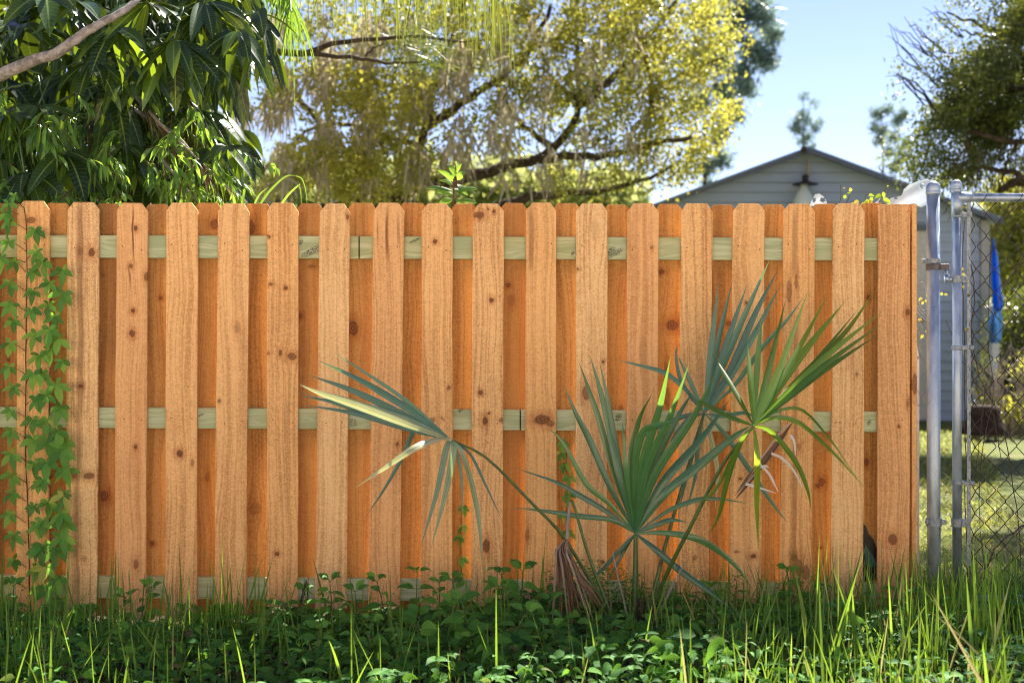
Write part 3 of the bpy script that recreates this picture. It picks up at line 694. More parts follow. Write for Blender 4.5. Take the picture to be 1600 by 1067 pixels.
sheet('plastic_sheet', [(1384, 320), (1389, 315), (1391, 310), (1403, 308), (1409, 306), (1412, 296), (1420, 289), (1432, 284), (1444, 281), (1456, 282), (1466, 288), (1472, 300), (1452, 318), (1446, 322), (1440, 325), (1432, 322), (1428, 318), (1419, 320)], .16,
      'large torn white plastic sheet poking up over the right end of the fence', [(1440.5, 291, 4.5, 4), (1400, 310.5, 3, 1.2)])
sheet('plastic_sheet', [(1265, 322), (1269, 312), (1274, 304), (1280, 303), (1286, 307), (1290, 313), (1294, 322)], .14,
      'small holed white plastic scrap over the fence top, left of the big torn sheet', [(1272, 313, 2.5, 3.5), (1285, 313, 4, 3.5)])
sheet('plastic_sheet', [(1362, 323), (1365, 318), (1370, 315), (1376, 309), (1373, 316), (1371, 323)], .13, 'tiny white scrap at the fence top beside yellow green leaves', [])

# ------------------------------------------------------------------ unseen houses behind the camera, added to bounce warm light on the fence
def make_fill_house(x0, x1, Yf, h, wall, label):
    r_ = empty('fill_house', ((x0+x1)/2, Yf, 0), label, 'house', 'added houses bouncing fill light')
    mb = MB(); mb.box((x0, Yf-8, -.05), (x1, Yf, h)); mb.build('wall', wall, r_)
    mb = MB(); ov = .5; zt_ = h+.002
    mb.add([(x0-ov, Yf-8-ov, zt_), (x1+ov, Yf-8-ov, zt_), (x1+ov, Yf+ov, zt_), (x0-ov, Yf+ov, zt_), (x0+3, Yf-4, h+2), (x1-3, Yf-4, h+2)], [(3, 2, 1, 0), (0, 1, 5, 4), (3, 4, 5, 2), (0, 4, 3), (1, 2, 5)])
    mb.build('roof', simple('tan_shingle', (.45, .40, .34), .9, nscale=2), r_)
    gm = simple('window_glass', (.05, .06, .07), .08, .8); fm = simple('white_frame', (.75, .75, .72), .5)
    n = int((x1-x0)/4)
    for k in range(n):
        xc = x0+(k+.5)*(x1-x0)/n
        if k == n//2:
            mb = MB(); mb.box((xc-.5, Yf, 0), (xc+.5, Yf+.05, 2.1)); d_ = mb.build('door', simple('door_paint', (.35, .12, .07), .5), r_)
            mb = MB(); mb.box((xc+.36, Yf+.05, 1.0), (xc+.42, Yf+.10, 1.06)); mb.build('handle', STEEL, d_); continue
        mb = MB()
        for a_, b_, c_, d2 in ((-.7, .7, .95, 1.02), (-.7, .7, 2.13, 2.2), (-.7, -.63, 1.02, 2.13), (.63, .7, 1.02, 2.13)): mb.box((xc+a_, Yf+.002, c_), (xc+b_, Yf+.06, d2))
        w__ = mb.build('window_frame', fm, r_); mb = MB(); mb.box((xc-.63, Yf+.002, 1.02), (xc+.63, Yf+.03, 2.13)); mb.build('pane', gm, w__)
CREAM = simple('cream_stucco', (.80, .66, .48), .9, .15, nscale=3, var=.05, bump=.2, bscale=60)
make_fill_house(-27, -1.5, -15.5, 5.6, CREAM, 'added unseen cream house bouncing fill light, the left one as seen from the fence')
make_fill_house(1.5, 27, -15.0, 5.6, CREAM, 'added unseen cream house bouncing fill light, the right one as seen from the fence')

# ------------------------------------------------------------------ things beyond the gate
YT = 13.5
LV = Leaves('strand', 12, .05)
tp = empty('tarp', P(1556, 560, YT), 'blue tarp hanging in a narrow fold beyond the chain link gate', 'tarp')
def cloth(name, cols, mat, par, Y, amp=.05):
    """hanging cloth: rows of (y, xl, xr) in photo pixels"""
    nx = 14; V = []; F = []
    for j, (y, xl, xr) in enumerate(cols):
        for i in range(nx+1):
            t = i/nx; V.append(tuple(P(xl+(xr-xl)*t, y, Y+amp*math.sin(t*9+y*.01)+.02*math.sin(t*23+y*.05))))
    for j in range(len(cols)-1):
        for i in range(nx): a = j*(nx+1)+i; F.append((a, a+1, a+nx+2, a+nx+1))
    o = link(name, fast_mesh(name, V, F), mat, par); s_ = o.modifiers.new('solid', 'SOLIDIFY'); s_.thickness = .006; return o
def dens(rows, n=24):
    ys = np.linspace(rows[0][0], rows[-1][0], n); r = np.array(rows, float)
    return [(y, np.interp(y, r[:, 0], r[:, 1]), np.interp(y, r[:, 0], r[:, 2])) for y in ys]
BLUE = leaf_mat('blue_tarp', [(0, (.015, .22, .75)), (1, (.02, .26, .80))], (.02, .30, .95), .45, .35, .5)
LBLUE = leaf_mat('pale_blue_tarp', [(0, (.12, .36, .68)), (1, (.3, .5, .75))], (.3, .6, .95), .45, .35, .5)
cloth('upper_fold', dens([(372, 1549, 1552), (400, 1549, 1558), (440, 1549, 1562), (470, 1550, 1567), (480, 1551, 1568), (486, 1553, 1564)]), BLUE, tp, YT)
cloth('lower_fold', dens([(482, 1553, 1563), (496, 1544, 1566), (515, 1543, 1566), (536, 1545, 1563)]), LBLUE, tp, YT+.12)
mb = MB(); mb.prism([(P(x, y, YT+.3).x, P(x, y, YT+.3).z) for x, y in [(1550, 590), (1561, 592), (1562, 480), (1551, 478)]], YT+.3, YT+.42)
mb.prism([(P(x, y, YT+.3).x, P(x, y, YT+.3).z) for x, y in [(1554, 659), (1559, 660), (1560, 592.5), (1554, 592)]], YT+.33, YT+.39)
tag(mb.build('board', simple('white_board_paint', (.62, .62, .64), .6)), 'upright white board below the blue tarp beyond the gate', 'board')
mb = MB(); q = P(1536, 672, 11.5)
mb.lathe((q.x, q.y, q.z-.05), [(.30, 0), (.27, .08), (.20, .2), (.21, .30), (.18, .36), (.06, .34)], 11)
o = mb.build('tree_stump', simple('stump_bark', (.06, .038, .032), .9, .1, nscale=12, var=.6, bump=.8), smooth=True); tag(o, 'dark brown stump on the lawn below the blue tarp', 'stump')

# ------------------------------------------------------------------ palmetto in front of the fence
PY = -.45
palm = empty('palmetto', (P(1000, 0, PY).x, PY, 0), 'palmetto palm with large green fan leaves and a dead brown leaf before the fence', 'palm')
def frond(name, hub, segs, stalk, mat, label=None, stalk_r=(.010, .0055), smat=None, Y=PY, fold=.35, back=0.):
    """segs: list of (width px, vb, [(x, y, dY) ...]) from the hub outwards; stalk: points hub -> base"""
    L = Leaves('lance', 16, fold)
    def prof(joined):
        return lambda t: np.where(t < joined, .16+.84*np.sin(np.pi/2*t/joined)**.9, np.cos(np.pi/2*np.clip((t-joined)/(1-joined), 0, 1))**1.1)
    for sg in segs:
        wpx, vb, pts = sg[:3]; a = sg[3] if len(sg) > 3 else None
        bk = lambda p: back*max(0, min(1, math.hypot(p[0]-hub[0], p[1]-hub[1])/230.))*(1 if p[1] < hub[1] else .2)
        path = [PP(hub[0], hub[1], Y)] + [PP(p[0], p[1], Y+bk(p)+(p[2] if len(p) > 2 else 0)) for p in pts]
        if len(path) == 2:   # a gentle sag
            mid = (path[0]+path[1])/2; ln = np.linalg.norm(path[1]-path[0]); mid = mid + np.array([0, rng.normal()*.01, .02*ln]); path = [path[0], mid, path[1]]
        th = rng.uniform(-.8, .8)
        L.strip(path, wpx/350.*.60, b=vb, a=a, N=(math.sin(th)*.6, -1, .2*math.cos(th)), prof=prof(.42))
    o = L.build(name, mat, palm)
    if label: o['label'] = label
    if stalk:
        mb = MB(); limb(mb, [PP(x, y, Y+(PY-Y)*i/(len(stalk)-1)+(dy[0] if dy else 0)) for i, (x, y, *dy) in enumerate(stalk)], stalk_r[1], stalk_r[0], 8, 16)
        mb.build('stalk', smat or M['stalk'], o, True)
    return o
def F(w, x, y, d=0, vb=0., a=None): return (w, vb, [(x, y, d)], a)
base = (1000, 985)
frond('frond', (993, 833), [
    (13, 0, [(955, 812, -.02), (903, 806, -.02), (850, 798, 0), (797, 792, .02)]), (13, 0, [(950, 800, .0), (903, 772), (866, 752), (799, 729, .05)]),
    (14, 0, [(950, 785), (915, 755), (880, 692, .02), (856, 668, .04)]), (17, .0, [(955, 765, -.02), (922, 690, 0), (899, 645, 0), (880, 600, .02)]), (17, .15, [(960, 740, 0), (938, 660), (921, 610), (903, 562, .03)]), 
    (17, 0, [(968, 745, -.04), (948, 650), (935, 600), (921, 553)]), (13, .2, [(968, 720, -.02), (950, 625), (936, 563)]), (10, 0, [(978, 745, -.10), (975, 690, -.1), (972, 657, -.08)], 1.0), 
    (16, 0, [(985, 735, -.06), (998, 660, -.05), (1021, 611, -.24)], .9), (18, 0, [(992, 735, -.08), (1003, 680, -.14), (1020, 665, -.2), (1058, 656, -.3)], .9),
    (20, 0, [(1003, 730, -.09), (1030, 640, -.22), (1048, 557, -.38)], .95), (21, 0, [(1010, 735, -.1), (1046, 655, -.22), (1077, 568, -.36)], .9), (15, 0, [(1020, 735, 0), (1060, 650), (1084, 610, .05)], .4), 
    (22, 0, [(1026, 740, -.08), (1085, 650, -.12), (1121, 578, -.16)], .8), (22, 0, [(1035, 755, -.02), (1092, 690), (1143, 620, .04)], .3), (22, 0, [(1040, 770, -.04), (1095, 725), (1150, 680, 0), (1175, 664, .03)], .5),
    (12, 0, [(1040, 800), (1072, 786), (1098, 779), (1132, 780), (1170, 787)]), (13, 0, [(1030, 818, -.02), (1050, 812), (1075, 816)], .1), (16, 0, [(1035, 832, -.04), (1085, 840, -.05), (1125, 862), (1155, 890), (1176, 922, .0)]),
    (17, 0, [(1022, 856, -.02), (1062, 890), (1110, 925), (1155, 962)], .0), (11, 0, [(975, 852, .02), (945, 885, .04), (908, 922, .05)], .0), (9, 0, [(978, 855, .05), (965, 880, .05), (945, 915, .06)], .0)],
    [(993, 833, .006), (993, 880, .008), (992, 940, .006), (994, 990, 0)], M['palm'], None, (.016, .008))
frond('frond', (1100, 646), [
    F(12, 1057, 552, .02), F(15, 1123, 441), F(16, 1145, 437), F(17, 1168, 443), F(17, 1204, 403, .02), (18, 0, [(1140, 580), (1180, 490), (1216, 421)]), (17, 0, [(1140, 590), (1185, 510), (1222, 441, .02)], .8),
    (13, 0, [(1150, 600), (1190, 545), (1230, 500), (1256, 464, .02)], 1.0), (12, 0, [(1075, 612), (1040, 583), (1000, 571), (963, 562)]), (10, 0, [(1078, 618), (1062, 590), (1056, 553), (1060, 540)]),
    (12, .0, [(1070, 650, .05), (1020, 672, .06), (975, 706, .06)], .0), (11, 0, [(1075, 655, .04), (1050, 690, .05), (1040, 720, .05)], .0), (13, .75, [(1112, 690), (1121, 740), (1117, 798)]),
    (13, 0, [(1130, 675), (1175, 740), (1208, 788), (1232, 818)], 1.0), (12, 0, [(1085, 695), (1073, 745), (1060, 800)], .3), (12, .1, [(1090, 700), (1086, 745), (1070, 805)], .5), (11, 0, [(1130, 650, .03), (1165, 645, .03), (1190, 660, .03)])],
    [(1100, 646), (1075, 730), (1040, 850), (1012, 965)], M['palmblue'], 'blue green fan at the back, seen edge on', (.009, .0055), Y=-.26)
frond('frond', (1178, 665), [
    F(13, 1110, 548), F(15, 1168, 537, -.02), F(16, 1191, 485, -.02), (17, 0, [(1198, 590), (1228, 466)], .3), (19, .12, [(1210, 595, -.02), (1264, 452)], 1.0), (19, .1, [(1220, 595, -.02), (1297, 455)], .9), F(18, 1321, 470), (16, 0, [(1240, 605), (1340, 484)], .4),
    (15, 0, [(1250, 590), (1320, 520), (1367, 454, .02)], .4), F(16, 1379, 486), F(14, 1381, 503), F(14, 1374, 521), F(12, 1360, 530, .03, 0, .1),
    (12, 0, [(1212, 652, -.03), (1252, 662), (1305, 710), (1353, 764)], .9), (8, 0, [(1215, 642), (1255, 641, .02), (1300, 690), (1340, 749)], .6), (13, 0, [(1205, 674, -.02), (1243, 720), (1262, 765), (1267, 797)], .2),
    (15, .22, [(1184, 720, -.06), (1183, 790), (1185, 862)], 1.0), (14, .0, [(1158, 690, -.02), (1138, 745), (1125, 800), (1108, 835)], .0), (14, 0, [(1140, 650), (1100, 630), (1085, 625)], .2), (9, 0, [(1150, 705, .03), (1118, 765), (1085, 790)], .1)],
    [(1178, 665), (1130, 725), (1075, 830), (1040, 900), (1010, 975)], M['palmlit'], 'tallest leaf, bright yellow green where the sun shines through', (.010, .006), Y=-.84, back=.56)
frond('frond', (706, 688), [
    (9, 0, [(640, 630), (575, 585), (518, 549, .02)], 1.0), (17, 0, [(640, 640), (565, 595), (495, 562, .02)], .6), (17, 0, [(630, 648), (550, 610), (479, 585, .02)], .2), (8, .3, [(640, 655, -.02), (550, 625), (466, 603)]),
    (17, .9, [(640, 664, -.22), (560, 634, -.26), (500, 614, -.28), (467, 600, -.28)], 1.0), (14, 0, [(625, 662), (540, 632), (466, 618)], .3), (13, 0, [(630, 668), (550, 645), (470, 632)], .1), (10, .1, [(625, 665, .03), (550, 640, .03), (464, 611, .03)], 1.0),
    (17, 1., [(688, 684, -.15), (650, 698, -.3), (605, 728, -.34), (552, 764, -.34)], .9), (12, 0, [(678, 668, .02), (650, 668, .02), (630, 712, .02), (600, 765), (567, 813)], .1), (16, .12, [(697, 700), (682, 770), (655, 862)], .5), (17, .3, [(708, 705, -.02), (696, 770), (672, 862)], .9),  # strips with high vb have the sun on them painted in as pale colour
    (8, .1, [(716, 715), (722, 760), (721, 813)], .4), (14, .4, [(722, 708, -.03), (740, 770), (750, 830), (752, 882)], .7), (7, 0, [(735, 710), (760, 760), (786, 816)], .0)],
    [(706, 688), (760, 715), (830, 785), (880, 838), (930, 920), (968, 985)], M['palmblue'], 'broken bent fan folded over to the left with strips painted pale as sunlit', (.008, .0048), Y=-.58, fold=.25)
# dead folded fan
dseg = []
for k in range(30):
    u = rng.random(); xt = 862+u*98+rng.normal()*3; yt = 1012 - 40*abs(u-.45) + rng.normal()*24
    xm = 868+u*38+rng.normal()*2; ym = 890+rng.normal()*8
    dseg.append((rng.uniform(3., 5.5), 0, [(880+(u-.5)*22, 858, rng.uniform(-.03, .03)), (xm, ym, rng.uniform(-.05, .05)), ((xm*.45+xt*.55), (ym+yt)/2, rng.uniform(-.05, .05)), (xt, yt, rng.uniform(-.04, .04))], rng.random()**1.4))
dead = frond('dead_frond', (886, 840), dseg, [(886, 842), (888, 810), (891, 783)], M['dead'], 'dead brown leaf hanging limp', (.005, .0065), M['deadstalk'], Y=-.66, fold=.5)
mb = MB(); limb(mb, [PP(x, y, -.62) for x, y in ((891, 781), (897, 790), (918, 862), (945, 935), (966, 990))], .0045, .008, 8, 14); mb.build('stalk', M['stalk'], dead, True)
# folded dry leaf on the right
dseg = [(13, 0, [(1205, 705), (1170, 745), (1147, 776)], .3), (11, 0, [(1212, 700, .02), (1180, 740), (1150, 772)], .8), (9, 0, [(1200, 715), (1165, 760), (1146, 783)], .0), (5, 0, [(1222, 672), (1190, 715), (1160, 765)], 1.0)]
df = frond('dead_frond', (1238, 660), dseg, None, M['dead'], 'stiff folded dry grey brown leaf below the tallest fan', Y=-.38, fold=.5)
L = Leaves('strand', 10, .2)
for pts in ([(1183, 722), (1200, 738), (1208, 752), (1216, 768)], [(1205, 708), (1222, 716), (1240, 735), (1254, 762)], [(1235, 680), (1241, 690), (1243, 712)], [(1165, 756), (1180, 760), (1212, 770)], [(1185, 730), (1196, 728), (1201, 730)]):
    L.strip([PP(x, y, -.42) for x, y in pts], .011, a=1., b=0.)
L.build('curled_strip', leaf_mat('bleached_leaf_strip', [(0, (.5, .5, .55)), (1, (.68, .68, .72))], (.6, .6, .6), .2, .5), df)
mb = MB()
for pts, r in (([(957, 862), (965, 900), (975, 940), (985, 985)], .0045), ([(1070, 880), (1050, 915), (1030, 960)], .004)): limb(mb, [PP(x, y, -.47) for x, y in pts], r*.6, r*1.3, 6, 10)
mb.build('dry_stalk', M['deadstalk'], palm, True)
mb = MB(); q = P(1000, 990, PY)
for k in range(26):
    a = rng.uniform(0, 6.28); r = rng.uniform(.01, .055); l = rng.uniform(.06, .16)
    limb(mb, [(q.x+r*.4*math.cos(a), PY+r*.4*math.sin(a), -.03), (q.x+r*math.cos(a), PY+r*math.sin(a), .04), (q.x+r*(1+l*5)*math.cos(a), PY+r*(1+l*5)*math.sin(a), .04+l*rng.uniform(.3, 1))], .008, .002, 5, 5)
mb.build('fibrous_base', M['thatch'], palm, True)

# ------------------------------------------------------------------ creepers
def creeper(name, label, stems, nodes, Y, group=None, mat=None, pet=True):
    root = empty(name, (PP(*stems[0][0], Y)[0], Y, 0), label, 'vine', group)
    mb = MB()
    for st in stems: limb(mb, [PP(x, y, Y+rng.uniform(0, .006)) for x, y in st], .0028, .0016, 6, len(st)*4, .0012)
    L = Leaves('obov', 6, .28)
    for (x, y, s, sx, sy) in nodes:       # leaf centre, size px, stem attach
        c = PP(x, y, Y-.03-rng.random()*.035)
        if pet: limb(mb, [PP(sx, sy, Y), (PP(sx, sy, Y)+c)/2+np.array([0, -.004, .006]), c], .0014, .0010, 5, 4)
        rot = rng.normal()*.22; nrmv = np.array([rng.normal()*.25, -1, .45+rng.normal()*.15])
        shine = (rng.random() < .10)
        for k, (ang, ln) in enumerate(((-128, .62), (-62, .86), (0, 1.), (60, .88), (126, .64))):
            a = R(ang+rng.normal()*7)+rot
            d = np.array([math.sin(a), -.30+rng.normal()*.12, -math.cos(a)*.92]) if True else 0
            L.add(c, d, nrmv+rng.normal(size=3)*.2, s*ln*.95/350.*rng.uniform(.85, 1.1), s*ln*.40/350., .10+.25*rng.random(), b=.85 if shine and rng.random() < .4 else 0.)
    mb.build('stem', M['vinestem'], root, True)
    L.build('leaves', mat or M['vine'], root)
    return root
st1 = [(47, 985), (46, 900), (44, 800), (40, 700), (41, 560), (42, 440), (40, 340), (34, 322), (20, 315)]
nodes = []; y = 345; k = 0
while y < 960:
    if k % 2 == 0: nodes.append((rng.uniform(14, 24), y+rng.uniform(-4, 4), rng.uniform(19, 29), 41, y+14))
    else: nodes.append((rng.uniform(50, 62), y+rng.uniform(-4, 4), rng.uniform(19, 30), 41, y+12))
    y += rng.uniform(14, 19); k += 1
nodes += [(14, 318, 22, 30, 320), (3, 402, 24, 40, 410), (22, 305, 16, 25, 318), (8, 333, 22, 30, 335)]
creeper('creeper_vine', 'five-leaved creeper climbing the leftmost front picket up to the fence top', [st1], nodes, -.022, 'creepers on the left end of the fence')
st2 = [(84, 985), (80, 900), (78, 800), (77, 700), (77, 600), (79, 500), (80, 430)]
nodes = []; y = 408; k = 0
while y < 960:
    nodes.append((rng.uniform(86, 100) if k % 2 else rng.uniform(66, 80), y+rng.uniform(-3, 3), rng.uniform(21, 33), 78, y+10)); y += rng.uniform(15, 20); k += 1
for yy in (690, 735, 775, 815, 850): nodes.append((rng.uniform(96, 106), yy, 28, 79, yy+12))
creeper('creeper_vine', 'five-leaved creeper rising in the first gap from the left, reaching only below the top rail', [st2], nodes, -.03, 'creepers on the left end of the fence')
creeper('creeper_vine', 'small creeper behind the pickets showing in the gap left of the big palm fan', [[(884, 940), (886, 800), (885, 690)]],
        [(884+rng.uniform(-8, 8), yy, 17, 885, yy+6) for yy in (690, 706, 726, 745, 772, 802, 830, 862, 890)], .030, None)
creeper('creeper_vine', 'dim little creeper in the gap above the weeds under the broken fan', [[(722, 940), (720, 860), (721, 790)]],
        [(719+rng.uniform(-6, 6), yy, 15, 721, yy+6) for yy in (792, 822, 838, 872, 900)], .030, None)
# pale tendrils between the fence end and the post
tendr = ([(1434, 447), (1440, 440), (1446, 452), (1447, 466)], [(1433, 478), (1440, 490), (1447, 487)], [(1433, 488), (1442, 498), (1448, 500)], [(1434, 500), (1441, 512), (1446, 540)], [(1432, 510), (1438, 525), (1446, 524)],
            [(1428, 530), (1438, 548), (1449, 565)], [(1430, 605), (1440, 620), (1449, 634)], [(1434, 470), (1441, 484), (1447, 482)])
rt = empty('dry_tendrils', P(1436, 900, .06), 'tangle of pale dry tendrils with yellow leaflets between fence end and post', 'vine')
for pts in tendr:
    mb = MB(); limb(mb, [PP(x, y, .06) for x, y in pts], .0018, .0008, 5, 8); mb.build('tendril', M['deadstalk'], rt, True)
YLF = leaf_mat('yellow_leaf', [(0, (.20, .30, .04)), (1, (.5, .32, .04))], (.7, .6, .05), .4, ycol=((.5, .4, .1), (.8, .6, .1)))
for (x, y) in ((1434, 499), (1442, 476), (1446, 462), (1446, 520), (1436, 470), (1440, 466), (1471, 462), (1475, 461), (1443, 523), (1444, 470)):
    L = Leaves('ovate', 4, .3); L.add(PP(x, y, .05), rng.normal(size=3)*[1, .4, 1], (0, -1, .3), .022, .014, .2, b=rng.uniform(.2, 1)); L.build('leaflet', YLF, rt)
# thin vine climbing the gate
gv = empty('gate_vine', P(1505, 940, .01), 'thin leafless vine twining up the gate frame and mesh', 'vine')
mb = MB()
for pts, r in (([(1507, 345), (1503, 400), (1504, 440), (1506, 500), (1508, 560), (1507, 620), (1509, 700), (1508, 780), (1512, 900)], .0026), ([(1517, 412), (1521, 440), (1522, 470), (1518, 520), (1528, 580), (1545, 620), (1565, 660), (1580, 740), (1592, 830), (1598, 930)], .0028),
               ([(1598, 400), (1560, 470), (1545, 540), (1552, 620), (1535, 700), (1530, 800), (1540, 900)], .0020), ([(1600, 820), (1560, 850), (1545, 880), (1530, 930)], .0040), ([(1550, 640), (1560, 690), (1568, 740)], .002), ([(1540, 600), (1530, 690), (1522, 760)], .0018),
               ([(1600, 300), (1570, 330), (1552, 370), (1546, 430), (1545, 500)], .0022), ([(1478, 500), (1486, 520), (1492, 535)], .0012), ([(1470, 560), (1495, 562), (1520, 575)], .0012)): limb(mb, [PP(x, y, .012) for x, y in pts], r, r*.8, 5, 26, .0015)
mb.build('stem', simple('dry_vine_wood', (.09, .06, .05), .8), gv, True)
L = Leaves('ovate', 4, .3)
for (x, y) in ((1506, 422), (1508, 427), (1509, 462), (1507, 516), (1510, 590), (1505, 330), (1508, 326), (1512, 585), (1507, 450)): L.add(PP(x, y, 0), rng.normal(size=3), (0, -1, .3), .024, .016, .2, b=rng.uniform(0, .6))
L.build('leaves', leaf_mat('autumn_leaf', [(0, (.10, .12, .03)), (1, (.35, .22, .06))], (.5, .4, .05), .35, ycol=((.4, .3, .1), (.6, .5, .1))), gv)

# ------------------------------------------------------------------ sprigs just behind the top of the fence
def sprig(px, ytop, ybot, Y, label, leaves, tip=None, cat='plant'):
    r = empty('leafy_sprig', (PP(px, 0, Y)[0], Y, 0), label, cat)
    mb = MB(); limb(mb, [np.array([PP(px, 0, Y)[0]-.02, Y+.02, -.02]), PP(px-4, ybot, Y), PP(px+2, (ytop+ybot)/2, Y), PP(px, ytop, Y)], .006, .0022, 6, 12); mb.build('stem', M['vinestem'], r, True)
    L = Leaves('lance', 7, .3)
    for (x0, y0, x1, y1, w_) in leaves:
        a, b = PP(x0, y0, Y), PP(x1, y1, Y-rng.uniform(-.04, .05)); L.strip([a, (a+b)/2+np.array([0, 0, .012]), b], w_/350., N=(rng.normal()*.5, -1, .7))
    L.build('leaves', M['mango'] if False else M['smallleaf'], r); return r
sprig(712, 258, 330, .35, 'single leafy shoot standing up behind the fence top near its middle', [(710, 300, 662, 294, 8), (708, 305, 680, 300, 11), (708, 312, 684, 322, 13), (711, 315, 747, 318, 10), (714, 300, 748, 296, 11), (712, 290, 732, 306, 13), (710, 296, 728, 310, 10), (709, 285, 684, 266, 9),
    (712, 283, 729, 270, 13), (708, 290, 686, 282, 8), (711, 272, 722, 256, 9), (712, 275, 698, 258, 9), (710, 268, 714, 253, 6), (712, 285, 702, 272, 9)])
gr = Leaves('blade', 12, .3)
for pts, wd in (([(400, 330), (420, 300), (446, 276), (462, 275)], 8), ([(432, 330), (450, 305), (466, 290), (470, 288)], 7), ([(462, 275), (472, 280), (478, 300), (480, 325)], 4), ([(466, 288), (470, 300), (471, 325)], 4), ([(395, 325), (405, 305), (420, 292)], 6)): gr.strip([PP(x, y, .45) for x, y in pts], wd/350.*.55)
o = gr.build('grass_tuft', M['smallleaf']); tag(o, 'few long grass blades arching above the fence top beside the glossy tree', 'grass')
L = Leaves('ovate', 5, .3); mb = MB(); r = empty('top_vine', P(1340, 320, .12), 'thin vine with small yellow green leaves running along the fence top at right', 'vine')
for pts in ([(1300, 330), (1312, 316), (1314, 300), (1313, 289)], [(1318, 325), (1325, 312), (1328, 304)], [(1345, 330), (1352, 316), (1352, 306), (1360, 303)], [(1370, 330), (1376, 310), (1384, 296), (1387, 292)], [(1280, 322), (1310, 318), (1340, 321), (1375, 318), (1395, 321)]): limb(mb, [PP(x, y, .10) for x, y in pts], .0016, .001, 5, 8)
mb.build('stem', M['vinestem'], r, True)
for (x, y, l) in ((1319, 311, 9), (1329, 300, 9), (1329, 303, 7), (1342, 314, 11), (1347, 316, 12), (1352, 314, 11), (1357, 306, 10), (1359, 312, 11), (1364, 309, 9), (1378, 306, 13), (1379, 312, 14), (1380, 300, 9), (1390, 318, 9), (1386, 292, 4), (1318, 295, 4), (1335, 318, 9), (1350, 318, 9)): L.add(PP(x, y, .09), rng.normal(size=3)*[1, .3, 1]+[0, 0, -.3], (0, -1, .4), l/330., l*.6/330., .2, b=rng.choice([0, 0, .7]))
L.build('leaves', leaf_mat('fresh_vine_leaf', [(0, (.10, .2, .03)), (1, (.3, .42, .04))], (.6, .75, .05), .45, ycol=((.5, .25, .05), (.8, .4, .05))), r)

# ------------------------------------------------------------------ ground cover in front
def gz(x, y): return .02*math.sin(x*2.1+y)*math.cos(y*1.7)+.012*math.sin(5*x-3*y)+.035*math.tanh(x*.6)-.02
GZ = np.vectorize(gz)
XR = 2.75
# low broad leaves
L = Leaves('heart', 6, .22)
for (n, hmin, hmax, lw, xa, xb, ya, yb) in ((5200, .0, .13, .045, -2.8, 2.8, -1.9, -.02), (1500, .0, .09, .045, -2.8, -1.0, -.4, -.02), (1500, .05, .17, .05, -1.0, .3, -.4, -.02), (900, .0, .10, .045, .3, 2.8, -.4, -.02), (1500, .0, .1, .045, -2.8, 2.8, .08, .5), (3000, .08, .22, .05, -2.6, 2.0, -1.9, -.10), (800, .08, .22, .075, -1.3, .75, -1.7, -.08), (350, .02, .15, .065, -2.7, -1.2, -1.7, -.1), (300, .02, .16, .06, .6, 2.5, -1.7, -.3), (700, .15, .28, .055, -1.5, -.3, -1.2, -.08)):
    x = rng.uniform(xa, xb, n); y = rng.uniform(ya, yb, n)
    dens_ = .5+.5*np.sin(x*3.1+1)*np.sin(y*4.2+x)+rng.normal(size=n)*.3; kk = dens_ > .12
    x, y = x[kk], y[kk]; m_ = len(x)
    lowf = np.where(x < -1.05, .30, np.where(x > .25, .5, 1.))*np.clip((y+.9)/.4, 0, 1)+np.clip((-.5-y)/.4, 0, 1)
    z = GZ(x, y)+rng.uniform(hmin, hmax, m_)*(.7+.3*np.sin(x*2.3))*np.clip(lowf, .3, 1)
    ang = rng.uniform(0, 2*np.pi, m_); D = np.stack([np.cos(ang), np.sin(ang), rng.uniform(-.25, .5, m_)], 1)
    ll = lw*rng.uniform(.5, 1.35, m_); L.add(np.stack([x, y, z], 1), D, np.array([0, -.75, .8])+rng.normal(size=(m_, 3))*.4, ll, ll*rng.uniform(.36, .55, m_), rng.uniform(0, .8, m_), b=(rng.random(m_) < .05)*rng.uniform(.3, 1, m_))
tag(L.build('ground_cover', M['weeddark']), kind='stuff')
# tiny-leaved ground cover behind the palm
L = Leaves('ovate', 2, .2); n = 3500
x = rng.uniform(.15, 1.2, n); y = rng.uniform(-.5, -.03, n); z = GZ(x, y)+rng.uniform(0, .26, n)*(.6+.4*np.sin(x*5))
ang = rng.uniform(0, 6.28, n); L.add(np.stack([x, y, z], 1), np.stack([np.cos(ang), np.sin(ang), rng.uniform(-.3, .4, n)], 1), (0, -.3, 1), .018, .014, .2)
tag(L.build('small_leaf_cover', M['weed']), kind='stuff')
# leaf litter and twigs
L = Leaves('ovate', 3, .5); n = 1500; x = rng.uniform(-2.7, 2.7, n); y = rng.uniform(-1.8, 0, n); ang = rng.uniform(0, 6.28, n)
L.add(np.stack([x, y, GZ(x, y)+rng.uniform(0.0, .03, n)], 1), np.stack([np.cos(ang), np.sin(ang), rng.uniform(-.1, .3, n)], 1), np.array([0, 0, 1])+rng.normal(size=(n, 3))*.4, .05, .022, .1)
tag(L.build('leaf_litter', M['dead']), kind='stuff')
